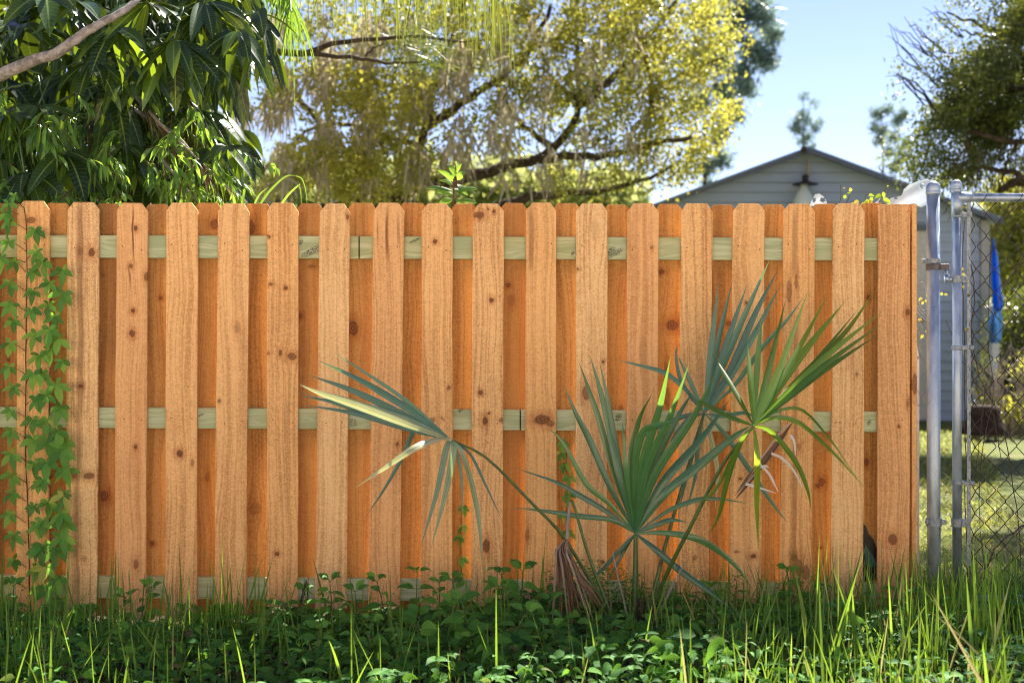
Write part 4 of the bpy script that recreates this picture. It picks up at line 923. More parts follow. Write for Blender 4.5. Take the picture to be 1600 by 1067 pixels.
# grass blades
def blades(L, n, xf, yf, hmin, hmax, w=.0075, lean=.35, dry=.05, droop=(0.02, .5)):
    x = xf(n); y = yf(n); ang = rng.uniform(0, 2*np.pi, n); tl = np.abs(rng.normal(size=n))*lean
    D = np.stack([np.cos(ang)*tl, np.sin(ang)*tl, np.ones(n)], 1); H = rng.uniform(hmin, hmax, n)
    N = np.stack([np.cos(ang+rng.normal(size=n)), np.sin(ang+rng.normal(size=n)), np.full(n, .1)], 1)
    L.add(np.stack([x, y, GZ(x, y)-.01], 1), D, N, H, w*rng.uniform(.6, 1.4, n), rng.uniform(*droop, n)**1.5, b=(rng.random(n) < dry)*rng.uniform(.4, 1, n))
U = lambda a, b: (lambda n: rng.uniform(a, b, n))
L = Leaves('blade', 8, .3)
blades(L, 500, U(-2.75, .9), U(-1.9, -.1), .18, .40, .0065, .6, .06, (.6, 1.6))
blades(L, 700, U(-2.75, .7), U(-1.9, -.12), .10, .34, .006, .5, .12, (.05, 1.3))
blades(L, 160, U(-2.75, .6), U(-1.6, -.12), .2, .42, .010, .2)
blades(L, 60, U(-2.6, .5), U(-1.0, -.12), .35, .52, .009, .15)
blades(L, 230, U(-2.7, -1.2), U(-1.7, -.3), .22, .44)
def clump(L, px, Y, n, h0, h1, w=.009, r=.05, lean=.22, **k):
    c = PP(px, 0, Y); blades(L, n, lambda m: c[0]+rng.normal(size=m)*r, lambda m: Y+rng.normal(size=m)*r, h0, h1, w, lean, **k)
for (px, Y, n, h0, h1) in ((25, -1.2, 12, .2, .38), (45, -1.0, 7, .35, .5), (60, -.7, 5, .35, .48), (130, -.9, 5, .35, .5), (160, -.4, 6, .3, .5), (190, -.5, 6, .3, .45), (240, -.9, 8, .3, .5), (265, -.6, 5, .3, .42), (205, -.35, 4, .38, .5), (385, -.5, 14, .25, .52), (400, -.8, 8, .3, .45), (360, -.3, 8, .3, .5), (430, -.9, 6, .2, .4),
                      (560, -1., 5, .3, .45), (620, -1.1, 6, .2, .4), (770, -.3, 3, .35, .45), (790, -.6, 4, .3, .42), (760, -.3, 3, .35, .42), (500, -.7, 3, .4, .5), (1030, -1.3, 10, .2, .42), (960, -1.4, 8, .2, .4), (900, -1.4, 6, .2, .35), (700, -1.4, 5, .2, .3)): clump(L, px, Y, n, h0, h1)
o = L.build('grass', M['grass']); tag(o, kind='stuff')
L = Leaves('blade', 9, .3)
blades(L, 950, U(.55, 2.95), lambda n: -rng.uniform(.05, 2.1, n), .18, .42, .0085, .30, .12, (.02, .9))
blades(L, 260, U(1.0, 2.9), lambda n: -rng.uniform(.9, 2.2, n), .28, .56, .0145, .32, .12, (.05, 1.2))
blades(L, 520, U(1.78, 2.9), lambda n: rng.uniform(-.5, .45, n), .18, .40, .009, .25, .06)
blades(L, 170, U(1.75, 2.9), lambda n: -rng.uniform(.03, .4, n), .26, .42, .010, .2)
blades(L, 260, U(.5, 1.9), lambda n: -rng.uniform(.05, .5, n), .25, .42, .007, .35, .12, (.1, 1.2))
for (px, Y, n, h0, h1) in ((1400, -1.3, 12, .4, .62), (1460, -1.2, 14, .35, .62), (1290, -1.3, 12, .4, .6), (1230, -1.2, 9, .3, .5), (1340, -.4, 12, .3, .45), (1250, -.3, 8, .3, .5), (1380, -.25, 14, .3, .5), (1430, -.3, 14, .3, .45), (1500, -.6, 14, .3, .5), (1550, -.8, 16, .35, .5), (1180, -1.3, 10, .35, .5)): clump(L, px, Y, n, h0, h1)
o = L.build('tall_grass', M['grass']); tag(o, kind='stuff')
# lawn beyond the gate
L = Leaves('blade', 3, .2); n = 9000
y = rng.uniform(.25, 14, n)**1.0; x = 1.55 + rng.random(n)*(y+6.35)*.14 + y*.16
zz = np.where(y < 8, GZ(x, y), -.02); ang = rng.uniform(0, 6.28, n); hh = rng.uniform(.03, .10, n)*(1+y*.05)
L.add(np.stack([x, y, zz], 1), np.stack([np.cos(ang)*.7, np.sin(ang)*.7, np.ones(n)], 1), rng.normal(size=(n, 3)), hh, hh*.13, .4, b=(rng.random(n) < .3)*rng.random(n))
tag(L.build('lawn_grass', M['lawn']), kind='stuff')

# ferns, each a plant of its own
def fern(px, py, Y, label, nf=5, ln=.20):
    r = empty('fern', P(px, py, Y), label, 'fern', 'small ferns along the fence foot')
    c = PP(px, py, Y); mb = MB(); L = Leaves('lance', 3, .1)
    for k in range(nf):
        a = rng.uniform(0, 6.28); d = np.array([math.cos(a)*.55, -abs(math.sin(a))*.3, 1.]); d /= np.linalg.norm(d)
        pts = np.array([c+d*ln*t+np.array([0, 0, -1.])*ln*.35*t*t+np.array([math.cos(a), 0, 0])*ln*.2*t*t for t in np.linspace(0, 1, 18)])
        mb.tube([Vector(p) for p in pts], .0012, 5)
        T = nrm(np.gradient(pts, axis=0)); S = nrm(np.cross(T, np.array([0, -1., .2])))
        for i in range(2, 18):
            for sg in (-1, 1): L.add(pts[i], S[i]*sg+T[i]*.35, (0, -1, .4), .032*math.sin(math.pi*(i+2)/21)+.004, .010, .1)
    mb.build('stem', M['stalk'], r, True); L.build('leaflets', M['weed'], r)
for (px, py, Y, lb) in ((105, 985, -.2, 'small fern at the foot of the left creeper'), (300, 1000, -.35, 'small fern below the fourth front picket from the left'), (265, 1060, -.8, 'fern low in front at the left, nearest the bottom edge'), (335, 985, -.2, 'fern touching the fence foot left of the grass tuft'),
                        (405, 1000, -.3, 'fern right beside the tall grass tuft at the fence foot'), (520, 1030, -.6, 'fern among weeds below the sixth front picket'), (1045, 1045, -.8, 'fern in front of the palmetto base'), (1115, 1060, -1.0, 'fern among the grass right of the palmetto base'), (930, 1055, -.9, 'fern under the dead brown palm leaf')):
    fern(px, py, Y, lb)
# broad-leaved weeds
def weed(px, py, Y, h, label, nl=5, lf=.085, mat='weed', spread=1., tilt=0):
    c = PP(px, py, Y); c[2] = gz(c[0], Y)-.01
    r = empty('leafy_weed', c, label, 'weed', 'broad-leaved weeds along the fence foot')
    mb = MB(); L = Leaves('heart', 7, .2); bend = rng.normal(size=2)*.03
    pt = lambda t: c+np.array([bend[0]*t*t+tilt*t*h, bend[1]*t*t, h*t])
    limb(mb, [pt(0), pt(.35), pt(.7), pt(1.)], .0038, .0018, 6, 8)
    a0 = rng.uniform(0, 6.28)
    for k in range(nl):
        t = .30+.70*k/(nl-1); s = lf*(1.15-.55*t)*spread
        for q in range(2 if k < nl-1 else 4):
            a = a0+k*1.57+q*(math.pi if k < nl-1 else 1.57)+rng.normal()*.25
            d = np.array([math.cos(a), math.sin(a), .35+rng.normal()*.15+(.5 if k == nl-1 else 0)]); p0 = pt(t)+d*.012
            limb(mb, [pt(t), p0], .0012, .0010, 4, 2)
            L.add(p0, d, np.array([0, -.6, .9])+rng.normal(size=3)*.2, s*rng.uniform(.8, 1.15), s*.46, .25+.3*rng.random())
    mb.build('stem', M['stalk'], r, True); L.build('leaves', M[mat], r); return r
WD = [(790, 985, -.35, .26, 'two-tiered weed standing against the picket left of the dead palm leaf'), (815, 1000, -.5, .30, 'tall broad-leaved weed left of the dead palm leaf, topmost leaves over the fence foot'), (762, 1000, -.55, .24, 'bushy weed just left of the tall weed near the dead palm leaf'), (845, 1020, -.7, .22, 'weed partly behind the dead palm leaf'),
      (735, 1040, -.9, .25, 'bright weed low in front below the tenth picket'), (795, 1055, -1.05, .24, 'bright weed at the bottom edge left of the dead palm leaf'), (690, 1030, -.8, .22, 'weed among ground cover below the ninth picket'), (650, 1045, -.95, .20, 'low weed at the bottom edge below the broken fan'), (605, 985, -.35, .28, 'tall weed at the fence foot below the eighth picket'),
      (650, 980, -.3, .30, 'tall weed in the dark gap right of the eighth picket'), (688, 985, -.3, .25, 'weed against the ninth picket from the left'), (720, 985, -.25, .24, 'weed in front of the gap under the broken fan'), (560, 1000, -.45, .25, 'weed with a bowed top below the seventh picket'), (520, 985, -.3, .26, 'weed left of the seventh picket foot'),
      (470, 1000, -.45, .24, 'weed below the sixth gap beside the grass tuft'), (420, 1010, -.6, .20, 'weed hiding the foot of the fifth gap'), (575, 1050, -1.0, .20, 'low weed at the bottom edge below the seventh picket'), (500, 1055, -1.0, .18, 'low weed at the bottom edge left of center'), (1245, 985, -.3, .22, 'grey green weed under the triangular brown knot stain'),
      (70, 1055, -1.05, .14, 'pale seedling weed at the bottom left'), (20, 985, -.2, .20, 'weed at the far left fence foot'), (185, 1000, -.35, .18, 'weed below the second front picket'), (225, 985, -.25, .22, 'weed in front of the gap right of the second picket'), (880, 1050, -1., .18, 'low weed just below the tip of the dead palm leaf'), (1330, 1050, -1.0, .22, 'sunlit weed in the tall grass at lower right'), (1100, 985, -.3, .18, 'weed behind the low right fan segment')]
for i, (px, py, Y, h, lb) in enumerate(WD): weed(px, py, Y, h, lb, nl=rng.integers(4, 6), lf=.15 if 3 < i < 8 or i < 3 else .12, mat='weed')

# ------------------------------------------------------------------ trees
def crown(Q, blobs, twigs, per, tw, L, W, up=None, gap=-.55):
    """blobs: (px, py, rx, ry, Y, rY, weight, yellow)"""
    wts = np.array([b[2]*b[3]*b[6] for b in blobs], float); wts /= wts.sum()
    for b, q in zip(blobs, wts):
        n = int(twigs*q); u = nrm(rng.normal(size=(n, 3)))*(rng.random((n, 1))**.38)
        s = (b[4]+CAMD)/FPX; c = PP(b[0], b[1], b[4]); C = c + u*np.array([b[2]*s, b[5], b[3]*s])
        n2 = np.sin(C[:, 0]*3.1+C[:, 2]*2.3)*np.sin(C[:, 1]*2.7+C[:, 2]*3.9)+.5*np.sin(C[:, 0]*7.3-C[:, 2]*6.1); C = C[n2 > gap]; n = len(C)
        yl = np.clip(b[7]+rng.normal(size=n)*.28, 0, 1)
        off = rng.normal(size=(n, per, 3))*tw*np.array([1, 1, .8]); Pn = (C[:, None]+off).reshape(-1, 3)
        Q.add(Pn, L, W, np.clip(np.repeat(yl, per)+rng.normal(size=n*per)*.1, 0, 1), up)
# live oak in the middle distance with hanging moss
YO = 14.
oak = empty('oak_tree', (PP(590, 0, YO+1)[0], YO+1, 0), 'large spreading yellow green oak draped with grey moss behind the middle of the fence', 'tree')
mb = MB()
limb(mb, [np.array([PP(560, 0, YO+1)[0], YO+1, -.2]), PP(575, 480, YO+1), PP(612, 320, YO), PP(640, 295, YO)], .34, .22, 12, 14, .02)
mb.build('trunk', M['darkbark'], oak, True)
limbs('branch', (([(606, 330), (640, 292), (700, 285), (760, 268), (830, 250), (880, 215), (905, 160), (900, 60)], .13, .03), ([(640, 300), (660, 230), (680, 130), (720, 20), (740, -80)], .07, .03), ([(600, 330), (540, 240), (470, 160), (420, 90), (380, 20)], .07, .03), ([(760, 330), (830, 308), (900, 303), (980, 288), (1050, 260)], .08, .02),
                    ([(830, 250), (900, 245), (960, 240), (1020, 225), (1080, 215)], .07, .03), ([(905, 165), (960, 120), (1010, 60), (1060, 0)], .06, .03), ([(1010, 200), (1020, 140), (1000, 60), (970, -20)], .05, .03), ([(665, 200), (740, 150), (820, 90), (860, 10)], .07, .03), ([(600, 300), (560, 310), (480, 330)], .08, .05),
                    ([(860, 230), (800, 180), (770, 120)], .05, .02), ([(905, 160), (860, 120), (840, 60)], .04, .02), ([(1020, 140), (1080, 110), (1130, 90)], .04, .015), ([(540, 240), (600, 180), (620, 100)], .05, .03), ([(660, 230), (560, 200), (500, 195), (450, 230)], .04, .02)), YO, .5, M['darkbark'], oak)
Q = Quads()
crown(Q, [(870, 60, 180, 110, YO, 1.8, 1.0, .45), (1000, 60, 130, 120, YO, 1.8, 1.1, .6), (900, 190, 150, 90, YO, 1.6, .85, .35), (1040, 180, 110, 90, YO, 1.4, .8, .5), (1060, 255, 70, 40, YO, 1.2, .7, .6), (1110, 190, 50, 40, YO-1, 1., .5, .7), (720, 80, 130, 110, YO, 1.6, .5, .35), (600, 60, 150, 90, YO-1, 1.6, .8, .35),
          (560, 260, 130, 60, YO-1.6, 1.0, 1.3, .75), (480, 150, 90, 80, YO-2, .8, .6, .6), (600, 160, 110, 60, YO-2, .8, .8, .75), (440, 290, 60, 30, YO-2, .6, .8, .8), (700, 200, 140, 90, YO-.5, 1.6, .40, .45), (900, 290, 120, 35, YO, 1.2, .5, .4), (480, 270, 60, 45, YO, 1.2, .5, .4), (640, -60, 300, 100, YO, 1.8, .6, .3), (950, -80, 200, 100, YO, 1.8, .7, .5), (1120, 60, 60, 70, YO, 1.2, .5, .6)], 4300, 26, .10, .070, .040, gap=-.12)
Q.build('crown', M['oak'], oak)
L = Leaves('strand', 4, .2)
n = 9500; cx = rng.choice([380, 430, 480, 530, 580, 640, 700, 760, 820, 900, 980], n, p=[.11, .14, .15, .13, .12, .1, .09, .06, .05, .03, .02])+rng.normal(size=n)*30; cy = rng.uniform(20, 290, n)
key = np.sin(cx*.09)+np.sin(cy*.05+cx*.03); cx = cx[key > .1]; cy = cy[key > .1]; n = len(cx); Yr = YO-1.3+rng.normal(size=n)*.6
s = (Yr+CAMD)/FPX; P0 = np.stack([(cx-800)*s, Yr, CAMZ+(HY-cy)*s], 1)
L.add(P0, np.array([0, 0, -1.])+rng.normal(size=(n, 3))*.45, (0, -1, 0), rng.uniform(.06, .30, n)*(1+.6*np.sin(cx*.2)), rng.uniform(.010, .032, n), .25)
L.build('hanging_moss', M['moss'], oak)['kind'] = 'stuff'

def pine(px, ptop, Y, puffs, label, trunk=None, sc=1., group=None, per=34, nl=.17):
    r = empty('pine_tree', (PP(px, 0, Y)[0], Y, 0), label, 'tree', group); s = (Y+CAMD)/FPX
    mb = MB(); base_ = PP(px, 0, Y); base_[2] = -.1; top = PP(px, ptop, Y); rr = max(.05, 2.0*s*sc)
    limb(mb, [base_, (base_+top)/2+np.array([.1, 0, 0]), top], rr*1.6, rr*.35, 8, 10, .01); mb.build('trunk', M['darkbark'], r, True)
    Q = Quads()
    for (x, y, rad) in puffs:
        mb = MB()
        c = PP(x, y, Y+rng.normal()*rad*s*.6); att = PP(px+(x-px)*.1, min(y+abs(x-px)*.35+rad*.5, 520), Y); limb(mb, [att, (att+c)/2+np.array([0, 0, -.05]), c], rr*.35, rr*.12, 5, 6)
        k = int(per*max(rad, 3)/3); u = nrm(rng.normal(size=(k, 3)))*(rng.random((k, 1))**.45)*rad*s*np.array([1, 1, .8]); Cc = c+u
        mb.build('branch', M['darkbark'], r, True)
        m_ = len(Cc); Cn = np.repeat(Cc, 9, 0)+rng.normal(size=(m_*9, 3))*nl*.35; Q.add(Cn, nl, nl*.16, 0., None)
    Q.build('crown', M['pine'], r); return r
pine(1095, -60, 26, [(1165, 20, 24), (1190, 28, 22), (1205, 55, 16), (1180, 85, 24), (1150, 50, 28), (1200, 95, 14), (1155, 115, 24), (1130, 140, 20), (1120, 90, 26), (1145, 175, 18), (1120, 215, 10), (1130, 250, 12), (1105, 262, 10), (1140, -20, 30), (1185, -10, 20), (1100, 30, 24), (1090, 160, 20), (1165, 140, 12), (1080, 90, 30), (1108, 292, 10)],
     'blue green pine with clumped needles showing at the right edge of the oak', group=None, per=6, nl=.26)
pine(1255, 152, 62, [(1255, 151, 5), (1274, 164, 4), (1256, 180, 9), (1262, 190, 8), (1244, 195, 8), (1280, 193, 6), (1272, 203, 6), (1250, 205, 9), (1240, 203, 6), (1262, 215, 8), (1252, 222, 9), (1245, 186, 5), (1266, 228, 8), (1258, 240, 10)],
     'distant solitary pine standing above the shed roof peak', per=4, nl=.34, sc=.7, group=None)
pine(1377, 170, 40, [(1370, 178, 8), (1386, 172, 6), (1366, 198, 6), (1378, 205, 7), (1372, 220, 5), (1396, 215, 7), (1402, 186, 8), (1412, 178, 6), (1388, 238, 6), (1408, 245, 9), (1398, 262, 8), (1415, 225, 7), (1392, 285, 8)],
     'slim bare-stemmed pine just left of the dark tree at right', per=6, nl=.26, sc=.45)
# dark tree at the right
YD = 11.
dk = empty('dark_oak_tree', (PP(1660, 0, YD)[0], YD, 0), 'dark leafy tree with drooping twigs filling the top right corner', 'tree')
mb = MB(); limb(mb, [np.array([PP(1690, 0, YD)[0], YD, -.2]), PP(1680, 480, YD), PP(1665, 280, YD), PP(1650, 120, YD), PP(1640, -100, YD)], .24, .12, 12, 14, .02); mb.build('trunk', M['darkbark'], dk, True)
limbs('branch', (([(1660, 200), (1610, 150), (1560, 135), (1520, 140), (1480, 160)], .06, .02), ([(1660, 160), (1610, 100), (1570, 60), (1530, 40), (1480, 20)], .05, .012), ([(1660, 250), (1600, 225), (1540, 215), (1480, 200), (1430, 215)], .05, .012), ([(1670, 300), (1610, 290), (1580, 270), (1530, 262), (1470, 280)], .06, .015), ([(1650, 100), (1600, 30), (1570, -30)], .05, .02), ([(1560, 135), (1500, 100), (1450, 60), (1420, 35)], .02, .006),
                    ([(1530, 215), (1470, 180), (1420, 125), (1400, 118)], .02, .006), ([(1560, 60), (1510, 50), (1460, 20)], .02, .006), ([(1590, 225), (1570, 260), (1560, 320)], .02, .008), ([(1610, 150), (1560, 180), (1500, 240)], .03, .01), ([(1668, 300), (1590, 285), (1560, 300)], .08, .03)), YD, .4, M['darkbark'], dk)
mb = MB()
for k in range(170):
    x, y = rng.uniform(1480, 1620), rng.uniform(200, 300); Yk = YD+rng.normal()*.7; limb(mb, [PP(x, y, Yk), PP(x+rng.normal()*6, y+15, Yk), PP(x+rng.normal()*12, y+rng.uniform(30, 60), Yk)], .006, .003, 4, 5)
for (x, y) in [(1420, 35), (1400, 118), (1395, 40), (1445, 10), (1380, 60), (1410, 90), (1385, 115), (1430, 70), (1440, 130)]:
    for k in range(3): limb(mb, [PP(x+60, y+50, YD), PP(x+28, y+18+rng.normal()*8, YD), PP(x+rng.normal()*8, y+rng.normal()*8, YD)], .010, .003, 4, 7, .008)
mb.build('twigs', M['darkbark'], dk, True)['kind'] = 'stuff'
Q = Quads()
crown(Q, [(1530, 130, 90, 60, YD, 1.1, 1.3, .05), (1580, 180, 80, 80, YD, 1.2, 1.2, .08), (1500, 200, 60, 45, YD, 1., .9, .05), (1580, 50, 70, 60, YD, 1.2, .8, .5), (1545, 175, 60, 40, YD-.5, .6, .6, .55), (1480, 90, 50, 50, YD, 1., .30, .1), (1440, 135, 40, 22, YD, .8, .45, .1), (1455, 50, 45, 45, YD, .8, .07, .1), (1430, 230, 45, 50, YD, .9, .5, .35), (1470, 260, 50, 35, YD, .9, .6, .2),
          (1560, 250, 90, 45, YD, 1.1, .55, .05), (1640, 120, 90, 150, YD, 1.4, 1.2, .1), (1600, -40, 110, 70, YD, 1.4, .8, .3), (1900, -430, 240, 250, YD, 2.0, .35, .2), (1500, 290, 80, 22, YD+1, 1., .45, .4), (1400, 105, 14, 10, YD, .4, .5, .1), (1395, 250, 20, 45, YD+4, .7, .35, .4)], 6800, 24, .080, .056, .026, gap=.12)
crown(Q, [(2120, -1000, 400, 330, YD, 2.8, 1, .2)], 3600, 22, .14, .10, .055, gap=-.7)  # out-of-view leaf mass, added high up to shade the grass near the gate
Q.build('crown', M['darkoak'], dk)

# bushes and trees beyond the lawn on the right
def bush(px, Y, blobs, label, n, L_, W_, mat, name='bush', cat='bush', trunk=True, group=None, per=18, tw=.16):
    r = empty(name, (PP(px, 0, Y)[0], Y, 0), label, cat, group); Q = Quads(); crown(Q, blobs, n, per, tw, L_, W_); Q.build('crown', mat, r)
    mb = MB(); b = PP(px, 0, Y); b[2] = -.1
    for bl in blobs[:5]: limb(mb, [b+rng.normal(size=3)*[.1, .1, 0], (b+PP(bl[0], bl[1]+bl[3]*.5, Y))/2+rng.normal(size=3)*.1, PP(bl[0], bl[1], Y)], .05, .02, 6, 7, .02)
    mb.build('stems', M['darkbark'], r, True); return r
bush(1610, 20, [(1600, 400, 70, 90, 20, 1.5, .9, .7), (1590, 330, 60, 50, 20, 1.5, .7, .6), (1640, 480, 70, 80, 20, 1.5, .9, .5)], 'tall yellow green bush behind the blue tarp', 1500, .12, .07, M['hedge'])
bush(1590, 14.5, [(1592, 590, 36, 50, 14.5, .8, 1., .0), (1620, 520, 55, 70, 14.5, 1., .9, .1), (1575, 620, 20, 25, 14.5, .5, .9, .1)], 'dark lower bush right of the upright white board', 900, .07, .04, M['darkoak'])
bush(560, 27, [(470, 310, 120, 45, 27, 2, 1, .4), (620, 300, 110, 50, 27, 2, 1, .4), (540, 380, 180, 70, 27, 2, .5, .3)], 'pale far tree clump showing under the oak left of its trunk', 900, .26, .13, M['fargreen'], 'far_tree', 'tree', per=16, tw=.25)
bush(860, 29, [(760, 300, 90, 40, 29, 2, 1, .4), (900, 310, 100, 35, 29, 2, 1, .4), (955, 315, 45, 25, 29, 2, .8, .4)], 'pale far tree clump showing under the low right limbs of the oak', 800, .26, .13, M['fargreen'], 'far_tree', 'tree', per=16, tw=.25)
bush(1480, 30, [(1480, 560, 120, 70, 30, 2, 1, .4), (1620, 560, 100, 80, 30, 2, 1, .4)], 'far hedge glimpsed past the shed corner', 1200, .2, .12, M['hedge'])
for (xc, lb) in ((300, 'far tree line clump hidden low at left'),):
    pass

# ------------------------------------------------------------------ glossy long-leaved tree on the left
mg = empty('glossy_leaved_tree', (PP(-140, 0, 1.6)[0], 1.6, 0), 'tree with long glossy drooping leaves and a pale branch at upper left', 'tree')
mb = MB(); t0 = PP(-140, 0, 1.6); t0[2] = -.1
limb(mb, [t0, PP(-135, 400, 1.6), PP(-110, 200, 1.5), PP(-60, 145, 1.2)], .10, .06, 12, 14, .006); mb.build('trunk', M['bark'], mg, True)
mb = MB(); limb(mb, [PP(-70, 150, 1.0), PP(0, 118, .45), (PP(48, 97, .32)), PP(92, 82, .28), PP(130, 52, .28), PP(160, 36, .30), PP(210, 4, .4), PP(260, -60, .7)], .034, .013, 12, 34, .0016)
mb.build('pale_branch', M['bark'], mg, True)
WH_ = []    # whorls: (px, py, Y, n, length px, down-bias, scale)
WH_ += [(272, 62, .42, 12, 95, .75), (372, 48, .55, 11, 85, .8), (180, 45, .45, 9, 95, .6), (120, 5, .5, 10, 105, .45), (35, 38, .5, 11, 100, .5), (70, -10, .45, 10, 110, .6), (230, 5, .5, 10, 90, .6), (320, 5, .6, 10, 85, .55), (20, 10, .7, 9, 90, .5),
        (142, 98, .6, 9, 80, .7), (355, 228, .7, 8, 80, .55), (100, 238, .5, 9, 85, .7), (38, 270, .45, 10, 80, .7), (200, 100, .8, 9, 85, .8), (400, 20, .8, 9, 80, .7), (330, 20, .7, 9, 90, .8), (410, 60, .95, 7, 75, .9), (130, 260, .7, 8, 70, .6), (10, 180, .7, 9, 80, .5), (60, 165, .8, 9, 80, .6)]
for k in range(250):
    x = rng.uniform(-60, 400); y = rng.uniform(-130, 330); Yk = rng.uniform(.9, 3.6)
    if x > 340 and y > 110 and not (y > 190 and x < 375): continue
    WH_.append((x, y, Yk, rng.integers(7, 11), rng.uniform(60, 85), rng.uniform(.6, 1.2)))
L = Leaves('lance', 8, .22); mbt = MB()
for (x, y, Yk, n, lp, dn) in WH_:
    c = PP(x, y, Yk); n = int(n); dn *= 1.25; a = np.linspace(0, 2*np.pi, n, endpoint=False)+rng.uniform(0, 6)+rng.normal(size=n)*.2
    D = np.stack([np.cos(a), .75*np.sin(a), -dn*rng.uniform(.3, 1.3, n)+.25], 1); D = nrm(D)
    ll = lp/350.*(1+Yk/CAMD)*rng.uniform(.75, 1.1, n)
    L.add(c+D*.012, D, np.array([0, -.5, 1.])+rng.normal(size=(n, 3))*.3, ll, ll*rng.uniform(.25, .33, n), dn*.55*rng.uniform(.5, 1.3, n))
    up = c+np.array([rng.normal()*.06-.05, .03, .16]); limb(mbt, [c, (c+up)/2, up], .004, .006, 6, 4)
for k in range(14):
    x = rng.uniform(-20, 330); y = rng.uniform(0, 250); Yk = rng.uniform(.8, 2.2); limb(mbt, [PP(x-120, y+rng.uniform(-40, 90), Yk), PP(x-50, y+rng.uniform(-15, 30), Yk), PP(x, y, Yk)], .012, .005, 6, 10, .004)
mbt.build('twigs', M['stalk'], mg, True)['kind'] = 'stuff'
L.build('crown', M['mango'], mg)
# small-leaved shrub tangled below it
sh = empty('tangled_shrub', (PP(180, 0, 1.)[0], 1., 0), 'shrub of narrow small leaves tangled below the glossy leaves behind the fence', 'shrub')
L = Leaves('lance', 3, .25); mb = MB(); n = 0
for k in range(620):
    x = rng.uniform(-20, 365); y = rng.uniform(140, 335); Yk = .30+rng.random()**1.2*1.9
    if math.sin(x*.041+1)*math.sin(y*.05+x*.02)+.4*math.sin(x*.11) < rng.uniform(-.3, .7)-(y-240)*.002: continue
    if x > 300 and y < 190: continue
    c = PP(x, y, Yk); d = nrm(np.array([rng.normal(), rng.normal()*.5, -.9])); ln = rng.uniform(.10, .24)
    pts = [c, c+d*ln*.5, c+d*ln+np.array([0, 0, -.04])]; limb(mb, pts, .0022, .0012, 4, 5)
    m_ = 14; t = rng.random(m_)[:, None]; p = c+d*ln*t; L.add(p, d*.6+rng.normal(size=(m_, 3))*.6+np.array([0, 0, -.3]), np.array([0, -.3, 1])+rng.normal(size=(m_, 3))*.4, np.full(m_, rng.uniform(.035, .11)), np.full(m_, rng.uniform(.012, .026)), .5)
for k in range(12):
    x = rng.uniform(0, 320); Yk = rng.uniform(.8, 1.8); b = PP(x+rng.uniform(-40, 40), 0, Yk); b[2] = -.05; limb(mb, [b, PP(x, 420, Yk), PP(x+rng.uniform(-20, 20), rng.uniform(150, 260), Yk)], .012, .004, 6, 8, .006)
mb.build('stems', M['vinestem'], sh, True); L.build('leaves', M['smallleaf'], sh)
# feather palm hidden in the tangle: its fronds hang into the top of the picture, two dead ones lean right
fp = empty('feather_palm', (PP(205, 0, 2.9)[0], 2.9, 0), 'feather palm with threadlike leaflets hanging along the top and dead ribs leaning right', 'palm')
mb = MB(); b = PP(205, 0, 2.9); b[2] = -.1; limb(mb, [b, PP(205, 300, 2.9), PP(215, 40, 2.8), PP(225, -60, 2.6)], .09, .07, 12, 14, .008); mb.build('trunk', M['thatch'], fp, True)
def feather(pts, Y, Ya, lmin, lmax, nl, mat, rmat, w_=.010, name='frond', sp=.35):
    path = catmull([PP(x, y, Y[0]+(Y[1]-Y[0])*i/(len(pts)-1)) for i, (x, y) in enumerate(pts)], 40)
    mb = MB(); mb.tube([Vector(q) for q in path], [.012*(1-.75*i/40) for i in range(41)], 7)
    rb = mb.build(name, rmat, fp, True)
    L = Leaves('strand', 7, .2)
    for i in range(nl):
        t = Ya+(1-Ya)*rng.random(); q = path[int(t*40)]
        if name == 'dead_frond':
            tg = path[min(int(t*40)+1, 40)]-q; L.add(q, nrm(tg)+rng.normal(size=3)*.16+np.array([0, 0, -.12]), (0, -1, .1), rng.uniform(lmin, lmax)*2, w_, .3); continue
        L.add(q, np.array([rng.normal()*sp+.06, rng.normal()*.25, -.6+rng.normal()*.2]), (0, -1, .1), rng.uniform(lmin, lmax), w_, rng.uniform(.7, 1.1))
    L.build('leaflets', mat, rb)
feather([(225, -60), (330, -95), (450, -80), (600, -50), (790, -35)], (2.6, 1.8), .12, .16, .36, 170, M['frondhang'], M['stalk'], .006, 'frond', .12)
feather([(225, -60), (340, -70), (420, -50), (450, -10), (455, 20)], (2.6, 1.4), .25, .12, .32, 120, M['smallleaf'], M['stalk'], .008, 'frond', .3)
feather([(225, -60), (400, -130), (620, -90), (740, -50), (810, 10)], (2.6, 2.6), .1, .15, .36, 110, M['frondhang'], M['stalk'], .006, 'frond', .12)
feather([(200, 135), (215, 155), (262, 205), (300, 240), (362, 300)], (1.3, .5), .25, .05, .12, 16, M['dead'], M['deadstalk'], .006, 'dead_frond', .2)
feather([(185, 155), (240, 190), (280, 215), (330, 280)], (1.35, .6), .1, .05, .12, 22, M['dead'], M['deadstalk'], .008, 'dead_frond', .2)
feather([(245, 240), (270, 270), (310, 318)], (1.0, .5), .4, .03, .08, 20, M['dead'], M['deadstalk'], .005, 'dead_frond', .2)
